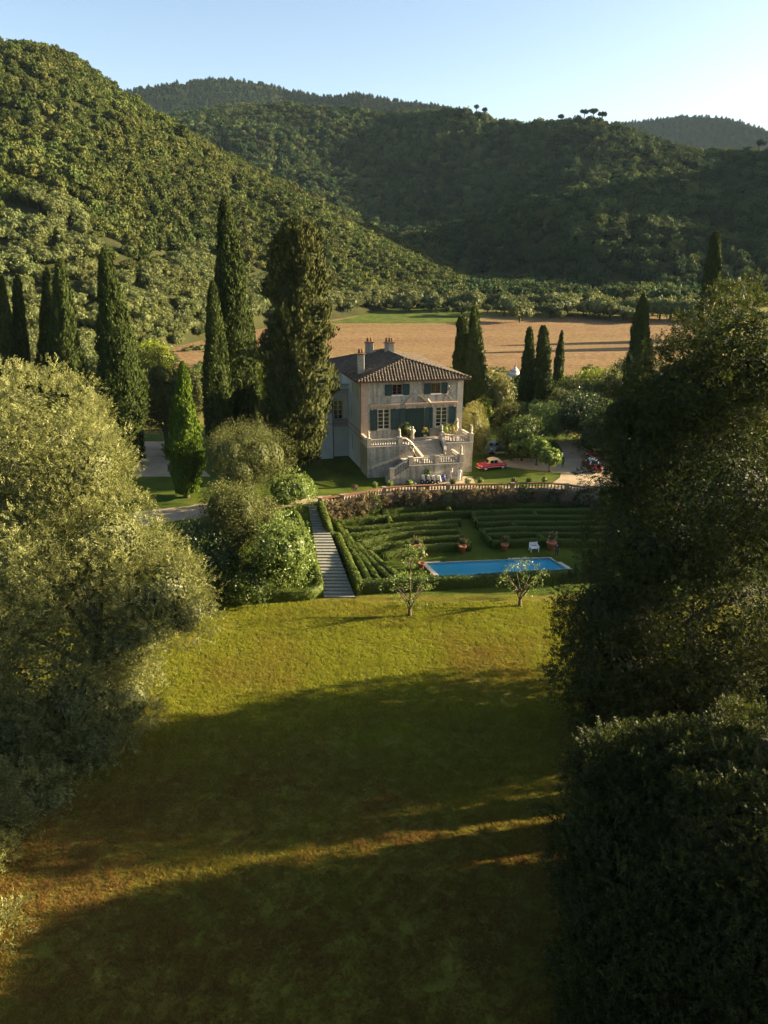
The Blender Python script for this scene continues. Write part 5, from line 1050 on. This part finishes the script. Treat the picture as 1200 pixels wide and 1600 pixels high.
big_tree('olive_tree', 'huge silvery-green olive tree filling the left foreground, lit by low sun', 'olive tree', (-19.5, 42, -2.6),
    [(50, 690, 46, 118), (-70, 700, 47, 130), (125, 735, 45, 80), (165, 850, 43, 88), (60, 880, 43, 120), (250, 925, 42, 68), (290, 960, 42, 40), (195, 1000, 42.5, 72), (80, 1040, 42, 110), (190, 1095, 40, 55), (40, 1150, 38.3, 90), (-70, 960, 42, 150), (150, 1165, 37.8, 62), (80, 1270, 33.5, 70), (-10, 1330, 31, 80), (-60, 1180, 37, 120), (130, 1100, 39.5, 80)],
    'olive_near', 46000, None, TWo)
big_tree('holm_oak', 'huge dark oak filling the right foreground with a few sunlit leaves along its top', 'oak tree', (17, 42, -2.7),
    [(1150, 565, 40.5, 105), (1078, 620, 40.5, 92), (1012, 720, 40.5, 82), (1010, 850, 39.5, 97), (952, 960, 39.5, 84), (1100, 780, 40.5, 140), (1250, 690, 41, 160), (948, 1055, 38.5, 80), (1100, 960, 40.5, 145), (1260, 900, 41.5, 165), (1100, 1075, 40.3, 108), (975, 650, 42, 40), (955, 1105, 39.8, 60), (1100, 1095, 40, 88), (962, 1000, 43.5, 80), (1030, 985, 45.5, 95)],
    'oak_near', 46000, None, TWq)
big_tree('holm_oak', 'lower dark oak in the bottom right corner in front of the huge one', 'oak tree', (13, 23, -1.9),
    [(985, 1225, 28.5, 74), (1050, 1190, 28.5, 46), (1165, 1175, 28.6, 62), (900, 1290, 26.5, 30), (930, 1210, 28.4, 38), (1090, 1228, 28.6, 88), (1010, 1320, 26.2, 102), (930, 1320, 25.5, 62), (1140, 1330, 25, 150), (990, 1450, 22.5, 92), (915, 1430, 23, 38), (1120, 1480, 22, 160), (950, 1560, 20.3, 70), (1000, 1600, 19.5, 110), (1100, 1600, 19.5, 150), (1250, 1400, 25, 170)],
    'oak_near', 30000, None, TWq)
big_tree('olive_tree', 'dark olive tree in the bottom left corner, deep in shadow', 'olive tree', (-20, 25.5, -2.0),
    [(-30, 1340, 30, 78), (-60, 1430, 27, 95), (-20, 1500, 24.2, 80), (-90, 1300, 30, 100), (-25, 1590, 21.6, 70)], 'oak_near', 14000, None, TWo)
def side_oak(x, y, h, r, label, n=2600):
    z0 = float(G(x, y)); o = empty('holm_oak', (x, y, z0)); tag(o, label, 'oak tree')
    V, Q, v = crown_arr([(a, b, c, d, e, f) for a, b, c, d, e, f in bush_lobes(r, r, h, 7, .1)], n//9, 16, r*.2, .34, .2, core=.7); link('crown', quads_mesh('crown', V, Q, v), o, M['bush_dark'])
    link('trunk', trunk_mesh('trunk', h*.8, .4, .25, 5, r*.5), o, M['bark'])
side_oak(36, 71, 9.6, 6, 'oak hidden behind the huge right-hand oak, shading the maze')
side_oak(41, 81, 9, 6, 'second oak hidden behind the huge right-hand oak near the drive')
side_oak(47, 99, 10, 6, 'oak beyond the right border shading the end of the drive')
side_oak(30, 15, 17, 9, 'oak beyond the lower right border shading the near lawn')
side_oak(33, -2, 15, 8, 'second oak beyond the lower right border')
side_oak(13, 2, 20, 7, 'unseen oak added below the camera on the right to darken the near lawn')  # added out of view: blocks skylight so the near lawn darkens
side_oak(-15, 2, 19, 7, 'unseen oak added below the camera on the left to darken the near lawn')  # likewise added, keeps skylight off the foreground
side_oak(0, -11, 24, 8, 'unseen tall oak added behind the viewpoint to darken the near lawn')  # added behind the camera only to cut skylight on the lawn
side_oak(23, 35.1, 8.0, .9, 'slim oak added out of sight behind the huge oak to break the light on the lawn', 400)  # unseen blocker, added to split the sunlit band on the lawn
side_oak(27, 33.4, 9.0, 1.1, 'second slim oak added out of sight behind the huge oak to split the light streak', 400)  # another added blocker for the same sunlit band
side_oak(42, 30.2, 20, 3.9, 'unseen tall oak added beyond the right border to shade the lower lawn')  # added off frame so the lower left lawn falls in shade
side_oak(40, 22, 18, 7, 'unseen oak added beyond the right border to shade the corner oak')  # added off frame to keep the sun off the corner oak
# ------------------------------------------------------------------ lawn grass
def grass_patch(k, n=3000, size=1.9, hmin=.04, hmax=.11):
    c = rng.uniform(-size/2, size/2, (n, 2)); nt_ = 230; tc_ = rng.uniform(-size/2, size/2, (nt_, 2)); th_ = rng.uniform(.7, 1.9, nt_); ti = rng.integers(0, nt_, n); tuft = rng.random(n) < .62; c = np.where(tuft[:, None], tc_[ti]+rng.normal(0, .035, (n, 2)), c)
    cl = rng.random(n); h = rng.uniform(hmin, hmax, n)*(.45+.6*cl)*np.where(tuft, th_[ti], .7); a = rng.uniform(0, 6.283, n); w_ = rng.uniform(.010, .020, n)
    lean = rng.normal(0, .5, (n, 2))*h[:, None]; b = np.c_[c, np.full(n, -.03)]; s = np.stack([np.cos(a)*w_, np.sin(a)*w_, 0*a], -1); t_ = b+np.c_[lean, h+.03]
    V = np.stack([b-s, b+s, t_], 1).reshape(-1, 3); return quads_mesh('grass_patch%d' % k, V, np.arange(n*3).reshape(-1, 3), np.repeat(np.clip(.5*cl+.5*rng.random(n), 0, 1), 3))
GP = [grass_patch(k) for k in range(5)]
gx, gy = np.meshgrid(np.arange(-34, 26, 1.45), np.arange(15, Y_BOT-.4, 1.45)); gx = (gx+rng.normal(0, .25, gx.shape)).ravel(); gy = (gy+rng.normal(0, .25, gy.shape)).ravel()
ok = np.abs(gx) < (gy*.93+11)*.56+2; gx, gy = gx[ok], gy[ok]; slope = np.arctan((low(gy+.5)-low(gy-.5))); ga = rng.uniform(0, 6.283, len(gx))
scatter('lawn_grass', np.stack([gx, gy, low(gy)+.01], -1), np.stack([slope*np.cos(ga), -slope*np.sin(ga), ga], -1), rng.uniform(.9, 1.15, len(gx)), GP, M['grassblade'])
# ------------------------------------------------------------------ vintage cars
def car(loc, heading, L, Wc, Hc, body, roofm, label, belt=True, group='vintage cars by the villa'):
    o = empty('vintage_car', loc, heading); tag(o, label, 'car', group); hw = Wc/2
    def loft(mb, secs, m=0):                 # secs: (x, halfwidth, z0, z1, power)
        V = []; Fc = []; n = 14
        for (x, a, z0, z1, pw) in secs:
            for k in range(n):
                t_ = 2*math.pi*k/n; cx, sy = math.cos(t_), math.sin(t_); V.append((x, a*math.copysign(abs(cx)**pw, cx), (z0+z1)/2+(z1-z0)/2*math.copysign(abs(sy)**pw, sy)))
        for i in range(len(secs)-1):
            for k in range(n): Fc.append((i*n+k, (i+1)*n+k, (i+1)*n+(k+1) % n, i*n+(k+1) % n))
        Fc.append(tuple(range(n))); Fc.append(tuple(range(len(secs)*n-1, (len(secs)-1)*n-1, -1))); mb.add(V, Fc, m, True); return mb
    l = L/2; zc = Hc*.55
    mb = loft(MB(), [(l, hw*.45, .34, .50, .6), (l*.95, hw*.62, .28, zc*.84, .6), (l*.75, hw*.8, .25, zc*.98, .6), (l*.45, hw*.9, .24, zc*1.04, .55), (l*.1, hw*.95, .23, zc*1.05, .5), (-l*.35, hw*.95, .23, zc*1.05, .5), (-l*.7, hw*.85, .25, zc*.98, .55), (-l*.93, hw*.66, .30, zc*.78, .6), (-l, hw*.45, .36, .52, .6)]); b = mb.obj('body', body, o)
    for sx in (l*.62, -l*.60):
        for sy in (-1, 1):
            mb = MB(); mb.ell((sx, sy*hw*.80, .47), (L*.135, hw*.24, .33), 10, 8); mb.obj('fender', body, o)
            mb = MB(); V = []
            w_ = MB(); w_.tube([(sx, sy*(hw*.78), .31), (sx, sy*(hw*1.0), .31)], .31, 14); wo = w_.obj('wheel', M['tyre'], o)
            w_ = MB(); w_.tube([(sx, sy*(hw*1.0), .31), (sx, sy*(hw*1.02), .31)], .21, 12); w_.obj('hub_cap', M['white'], wo)
    mb = loft(MB(), [(l*.40, hw*.62, zc*.9, zc*1.06, .6), (l*.26, hw*.72, zc*.9, Hc*.86, .55), (l*.08, hw*.74, zc*.9, Hc*.98, .55), (-l*.2, hw*.74, zc*.9, Hc, .55), (-l*.45, hw*.70, zc*.9, Hc*.88, .6), (-l*.68, hw*.55, zc*.85, zc*1.08, .7)]); mb.obj('roof', roofm, o)
    for sy in (-1, 1):
        for x0, x1 in ((l*.02, l*.24), (-l*.26, -l*.02)):
            mb = MB(); mb.box(x0, x1, sy*hw*.70, sy*hw*.765, zc*1.10, Hc*.86) if sy > 0 else mb.box(x0, x1, -hw*.765, -hw*.70, zc*1.10, Hc*.86); mb.obj('side_window', M['glass'], o)
    for xa, xb, nm in ((l*.385, l*.275, 'windscreen'), (-l*.63, -l*.50, 'rear_window')):
        mb = MB(); e = .05 if xa > 0 else -.05; mb.add([(xa+e, -hw*.5, zc*1.10), (xa+e, hw*.5, zc*1.10), (xb+e, hw*.46, Hc*.86), (xb+e, -hw*.46, Hc*.86)], [(0, 1, 2, 3)]); mb.obj(nm, M['glass'], o)
    for sx in (1, -1):
        mb = MB(); mb.tube([(sx*l*.93, -hw*.92, .36), (sx*l*1.04, -hw*.5, .36), (sx*l*1.06, 0, .36), (sx*l*1.04, hw*.5, .36), (sx*l*.93, hw*.92, .36)], .055, 6); mb.obj('bumper', M['chrome'], o)
    for sy in (-1, 1):
        mb = MB(); mb.ell((l*.87, sy*hw*.72, .58), (.10, .12, .12), 10, 6); mb.obj('headlight', M['chrome'], o)
        if belt: mb = MB(); mb.tube([(l*.7, sy*hw*.93, .42), (0, sy*hw*.975, .43), (-l*.7, sy*hw*.92, .42)], .045, 5); mb.obj('side_trim', M['cream'], o)
    mb = MB(); mb.tube([(l*.96, 0, .42), (l*.72, 0, zc*1.0), (l*.42, 0, zc*1.07)], .03, 5); mb.obj('bonnet_trim', M['chrome'], o)
    return o
def hd(dx, dy): return math.atan2(dy, dx)
q = B(768, 732, 0); car((q[0], q[1], 0.03), hd(-.95, -.32), 4.15, 1.7, 1.5, M['red'], M['cream'], 'red vintage car with cream roof parked on the grass right of the terrace')
q = B(925, 733, 0); car((q[0], q[1], .04), hd(.12, -1), 4.1, 1.75, 1.5, M['maroon'], M['white'], 'dark red vintage car facing the camera on the drive, beside the big oak')
q = B(931, 716, 0); car((q[0], q[1], .04), hd(.1, -1), 4.1, 1.75, 1.5, M['maroon'], M['cream'], 'brown-roofed red vintage car standing behind the other one on the drive')
q = B(770, 704, 0); car((q[0], q[1], .0), hd(-.55, -.83), 4.2, 1.75, 1.5, M['carblue'], M['carblue'], 'dusty blue-grey vintage car half hidden under the bushes behind the red one', belt=False)
# low table beside it
q = B(783, 711, 0); o = empty('low_table', tuple(q), .1); tag(o, 'low grey garden table on the grass behind the red car', 'table')
mb = MB(); mb.box(-.9, .9, -.4, .4, .34, .4); mb.obj('tabletop', M['stone'], o)
for sx in (-.7, .7):
    for sy in (-.3, .3): mb = MB(); mb.box(sx-.04, sx+.04, sy-.04, sy+.04, 0, .338); mb.obj('leg', M['wood'], o)
# ------------------------------------------------------------------ scooters under the landing
def scooter(px, py, rz, label, bodym='navy'):
    q = B(px, py, 0); o = empty('motor_scooter', (q[0], q[1], .055), rz); o.scale = (1.15, 1.15, 1.15); tag(o, label, 'scooter', 'scooters parked under the terrace landing')
    mb = MB(); mb.ell((-.42, 0, .55), (.42, .24, .26), 10, 7); mb.box(-.1, .42, -.2, .2, .26, .33); mb.obj('body', M[bodym], o)
    mb = MB(); mb.hexa([(.40, -.26, .3), (.46, -.26, .3), (.46, .26, .3), (.40, .26, .3), (.56, -.22, 1.0), (.62, -.22, 1.0), (.62, .22, 1.0), (.56, .22, 1.0)]); mb.obj('leg_shield', M['white'], o)
    mb = MB(); mb.ell((-.38, 0, .83), (.38, .16, .08), 8, 5); mb.obj('seat', M['black'], o)
    for x in (.68, -.62):
        mb = MB(); mb.tube([(x, -.06, .24), (x, .06, .24)], .24, 12); w_ = mb.obj('wheel', M['tyre'], o); mb = MB(); mb.tube([(x, -.07, .24), (x, .07, .24)], .12, 10); mb.obj('rim', M['chrome'], w_)
    mb = MB(); mb.tube([(.68, 0, .26), (.60, 0, 1.05)], .04, 6); mb.tube([(.56, -.34, 1.12), (.60, 0, 1.08), (.56, .34, 1.12)], .028, 6); mb.obj('handlebar', M['chrome'], o)
    mb = MB(); mb.ell((.66, 0, 1.0), (.08, .09, .09), 8, 5); mb.obj('headlight', M['white'], o); return o
scooter(666, 754.5, hd(-.8, -.8), 'black scooter, leftmost of the row parked under the landing', 'black')
scooter(674, 754.8, hd(-.75, -.8), 'navy scooter with white leg shield next to the black one')
scooter(682, 755, hd(-.8, -.75), 'navy scooter, third in the row under the landing')
scooter(690, 755, hd(-.7, -.8), 'navy scooter at the right end of the row under the landing')
shrub(668, 754.2, 10, 27, 'pale bush rising over the scooters', 'bush_pale', leafm=.6, z=.05)
shrub(641, 758.5, 12, 10, 'small dark green bush at the left foot of the landing wall', 'bush_dark', leafm=.6, z=.05)
# ------------------------------------------------------------------ people
def person(loc, rz, label, h=1.72, pose='stand', top='cloth_w', legs='cloth_w', hairm='hair'):
    o = empty('person', loc, rz); tag(o, label, 'person'); k = h/1.72
    J = {'pelvis': (0, 0, .95), 'chest': (0, 0, 1.28), 'neck': (0, .0, 1.47), 'head': (0, -.01, 1.60), 'crown': (0, 0, 1.69), 'shl': (.19, 0, 1.42), 'ell': (.27, -.03, 1.14), 'hal': (.27, -.14, .92), 'shr': (-.19, 0, 1.42), 'elr': (-.27, -.02, 1.14), 'har': (-.25, -.10, .92),
         'hpl': (.10, 0, .90), 'knl': (.11, -.02, .50), 'anl': (.11, .02, .08), 'tol': (.12, -.14, .04), 'hpr': (-.10, 0, .90), 'knr': (-.12, -.04, .50), 'anr': (-.13, 0, .08), 'tor': (-.14, -.16, .04)}
    if pose == 'lean':
        for j in ('chest', 'neck', 'head', 'crown', 'shl', 'shr', 'ell', 'elr', 'hal', 'har'): x, y, z = J[j]; t_ = (z-.95); J[j] = (x-.10*t_, y-.32*t_, z-.06*t_)
        J['hal'] = (.22, -.45, 1.02); J['har'] = (-.2, -.42, .98); J['knr'] = (-.12, -.22, .52); J['anr'] = (-.14, -.28, .08); J['tor'] = (-.14, -.44, .04)
    E_ = [('pelvis', 'chest'), ('chest', 'neck'), ('neck', 'head'), ('head', 'crown'), ('chest', 'shl'), ('shl', 'ell'), ('ell', 'hal'), ('chest', 'shr'), ('shr', 'elr'), ('elr', 'har'), ('pelvis', 'hpl'), ('hpl', 'knl'), ('knl', 'anl'), ('anl', 'tol'), ('pelvis', 'hpr'), ('hpr', 'knr'), ('knr', 'anr'), ('anr', 'tor')]
    rad = {'pelvis': .15, 'chest': .16, 'neck': .06, 'head': .10, 'crown': .07, 'shl': .07, 'shr': .07, 'ell': .045, 'elr': .045, 'hal': .035, 'har': .035, 'hpl': .10, 'hpr': .10, 'knl': .065, 'knr': .065, 'anl': .045, 'anr': .045, 'tol': .035, 'tor': .035}
    def skin(name, names, grow, m, par, sub=1):
        nm = [n_ for n_ in J if n_ in names]; me = bpy.data.meshes.new(name); me.from_pydata([tuple(c*k for c in J[n_]) for n_ in nm], [(nm.index(a), nm.index(b)) for a, b in E_ if a in nm and b in nm], [])
        ob = link(name, me, par, m); md = ob.modifiers.new('skin', 'SKIN'); 
        for i_, n_ in enumerate(nm): r_ = (rad[n_]+grow)*k; me.skin_vertices[0].data[i_].radius = (r_, r_*.85)
        me.skin_vertices[0].data[0].use_root = True; sd = ob.modifiers.new('sub', 'SUBSURF'); sd.levels = sub; sd.render_levels = sub; return ob
    def fix(name, names, grow, m):
        me = bpy.data.meshes.new(name); return skin(name, names, grow, m, o)
    skin('body', list(J), 0, M['skin'], o); skin('shirt', ['pelvis', 'chest', 'shl', 'shr', 'ell', 'elr'], .022, M[top], o); skin('trousers', ['pelvis', 'hpl', 'hpr', 'knl', 'knr', 'anl', 'anr'], .024, M[legs], o)
    hx = J['head']; mb = MB(); mb.ell((hx[0]*k, (hx[1]+.02)*k, (hx[2]+.045)*k), (.105*k, .115*k, .10*k), 10, 7); mb.obj('hair', M[hairm], o); mb = MB(); mb.ell((hx[0]*k, (hx[1]-.115)*k, (hx[2]-.01)*k), (.015*k, .025*k, .02*k), 6, 4); mb.obj('nose', M['skin'], o)
    for sx in (-.035, .035): mb = MB(); mb.ell(((hx[0]+sx)*k, (hx[1]-.10)*k, (hx[2]+.012)*k), (.012*k, .01*k, .008*k), 6, 4); mb.obj('eye', M['black'], o)
    return o
def skin_ready():
    pass
q = B(704, 752, 0); person((q[0], q[1], .06), .9, 'person in pale clothes leaning forward beside the scooters, nearer the terrace steps', pose='lean', hairm='cream')
q = B(717, 752.5, 0); person((q[0], q[1], .06), -.2, 'dark-haired person in white standing at the right end of the landing wall')
q = gz(869, 871); person((q[0], q[1], q[2]+.07), 2.6, 'person in charcoal clothes standing at the far right corner of the pool', h=1.6, top='cloth_d', legs='cloth_d')
# ------------------------------------------------------------------ far small things
q = B(803, 606, .2); o = empty('pavilion_tent', tuple(q)); D_ = q[1]; tag(o, 'round pavilion with pale banded conical roof and finial, seen over the bushes', 'pavilion')
for k in range(6):
    r0, r1 = 1.75-.27*k, 1.75-.27*(k+1); z0 = 2.2+.36*k; mb = MB(); mb.lathe([(r0, z0), (r1+.03, z0+.33), (r1, z0+.36)], 14, m=0, cap=False); mb.obj('roof_band', M['tent'] if k % 2 == 0 else M['tent2'], o)
mb = MB(); mb.lathe([(.12, 4.3), (.22, 4.45), (.08, 4.6), (.05, 5.1), (.0, 5.3)], 8); mb.obj('finial', M['copper'], o); mb = MB(); mb.lathe([(1.6, 0), (1.6, 2.22)], 14, cap=False); mb.obj('canvas_wall', M['tent2'], o)
q = B(281, 529, 1.2); o = empty('stone_hut', tuple(q), .3); tag(o, 'small ruined stone hut at the edge of the olive grove', 'hut')
mb = MB(); mb.box(-2.2, 2.2, -1.6, 1.6, -1, 4.2); mb.obj('wall', M['pinkstone'], o); mb = MB(); mb.add([(-2.4, -1.8, 4.1), (2.4, -1.8, 4.1), (2.4, 1.8, 4.7), (-2.4, 1.8, 4.7), (-2.4, -1.8, 4.35), (2.4, -1.8, 4.35), (2.4, 1.8, 4.95), (-2.4, 1.8, 4.95)], [(3, 2, 1, 0), (4, 5, 6, 7), (0, 1, 5, 4), (1, 2, 6, 5), (2, 3, 7, 6), (3, 0, 4, 7)]); mb.obj('roof', M['tile'], o); mb = MB(); mb.box(-.5, .5, -1.65, -1.605, -.6, 1.8); mb.obj('doorway', M['black'], o)
q = B(296, 527, 1.2); mb = MB(); mb.tube([(0, 0, -1), (0, 0, 5.6)], .09, 6); o = mb.obj('wooden_pole', M['frame'], None, tuple(q)); tag(o, 'thin pale pole standing by the stone hut', 'pole')
P = HILLS['left_hill']; q = BR(44, 275, 300); o = empty('utility_pole', tuple(q)); tag(o, 'lone utility pole with wires on the left hillside', 'pole')
mb = MB(); mb.tube([(0, 0, -6), (0, 0, 5)], .16, 6); mb.obj('mast', M['frame'], o); mb = MB(); mb.box(-1, 1, -.06, .06, 4.4, 4.55); mb.obj('crossarm', M['wood'], o)
for sx in (-.8, .8): mb = MB(); mb.tube([(sx+t_*(-62), 10*t_*0, 4.6-3*4*t_*(1-t_)*.5+9*t_) for t_ in np.linspace(0, 1, 12)], .03, 4); mb.obj('wire', M['iron'], o)
def pine(px, py, dist, h, w_, label):
    q = BR(px, py, dist); o = empty('umbrella_pine', tuple(q)); tag(o, label, 'pine tree', 'umbrella pines on the ridge'); mb = MB(); mb.tube([(0, 0, -3), (.3, 0, h*.5), (0, 0, h*.85)], [.5, .4, .3], 6); mb.tube([(0, 0, h*.5), (w_*.3, 0, h*.85)], [.3, .15], 5); mb.obj('trunk', M['bark'], o)
    V, Q, v = crown_arr([(0, 0, h*.9, w_*.5, w_*.5, h*.13), (w_*.25, 0, h*.85, w_*.3, w_*.3, h*.1)], 50, 12, 1.1, 1.3, .9, core=.8, low_cut=-1); link('crown', quads_mesh('crown', V, Q, v), o, M['forest_far'])
pine(912, 188, 768, 8, 6, 'umbrella pine on the ridge, left one of the close trio'); pine(926, 189, 766, 9, 7, 'umbrella pine on the ridge, middle one of the close trio'); pine(940, 192, 762, 8, 7, 'umbrella pine on the ridge, right one of the close trio')
pine(876, 192, 772, 6, 4, 'small round pine left of the trio on the ridge'); pine(744, 176, 820, 6, 3, 'small pine on the ridge above the middle of the field'); pine(757, 181, 815, 6, 3, 'second small pine on the ridge above the middle of the field'); pine(1186, 241, 750, 10, 7, 'umbrella pine on the dark ridge near the right border')
# ------------------------------------------------------------------ valley air
def haze():
    x0, x1, y0, y1, z0, z1 = -2600, 2600, -300, 3200, -12, 560
    mb = MB(); mb.box(x0, x1, y0, y1, z0, z1); m_, t_ = mat('valley_haze'); pv = N(t_, 'ShaderNodeVolumePrincipled'); pv.inputs['Color'].default_value = (.55, .78, 1.0, 1); pv.inputs['Density'].default_value = .000028; pv.inputs['Anisotropy'].default_value = 0.0
    o_ = N(t_, 'ShaderNodeOutputMaterial'); t_.links.new(pv.outputs[0], o_.inputs['Volume']); tag(mb.obj('haze', m_), kind='stuff')
haze()
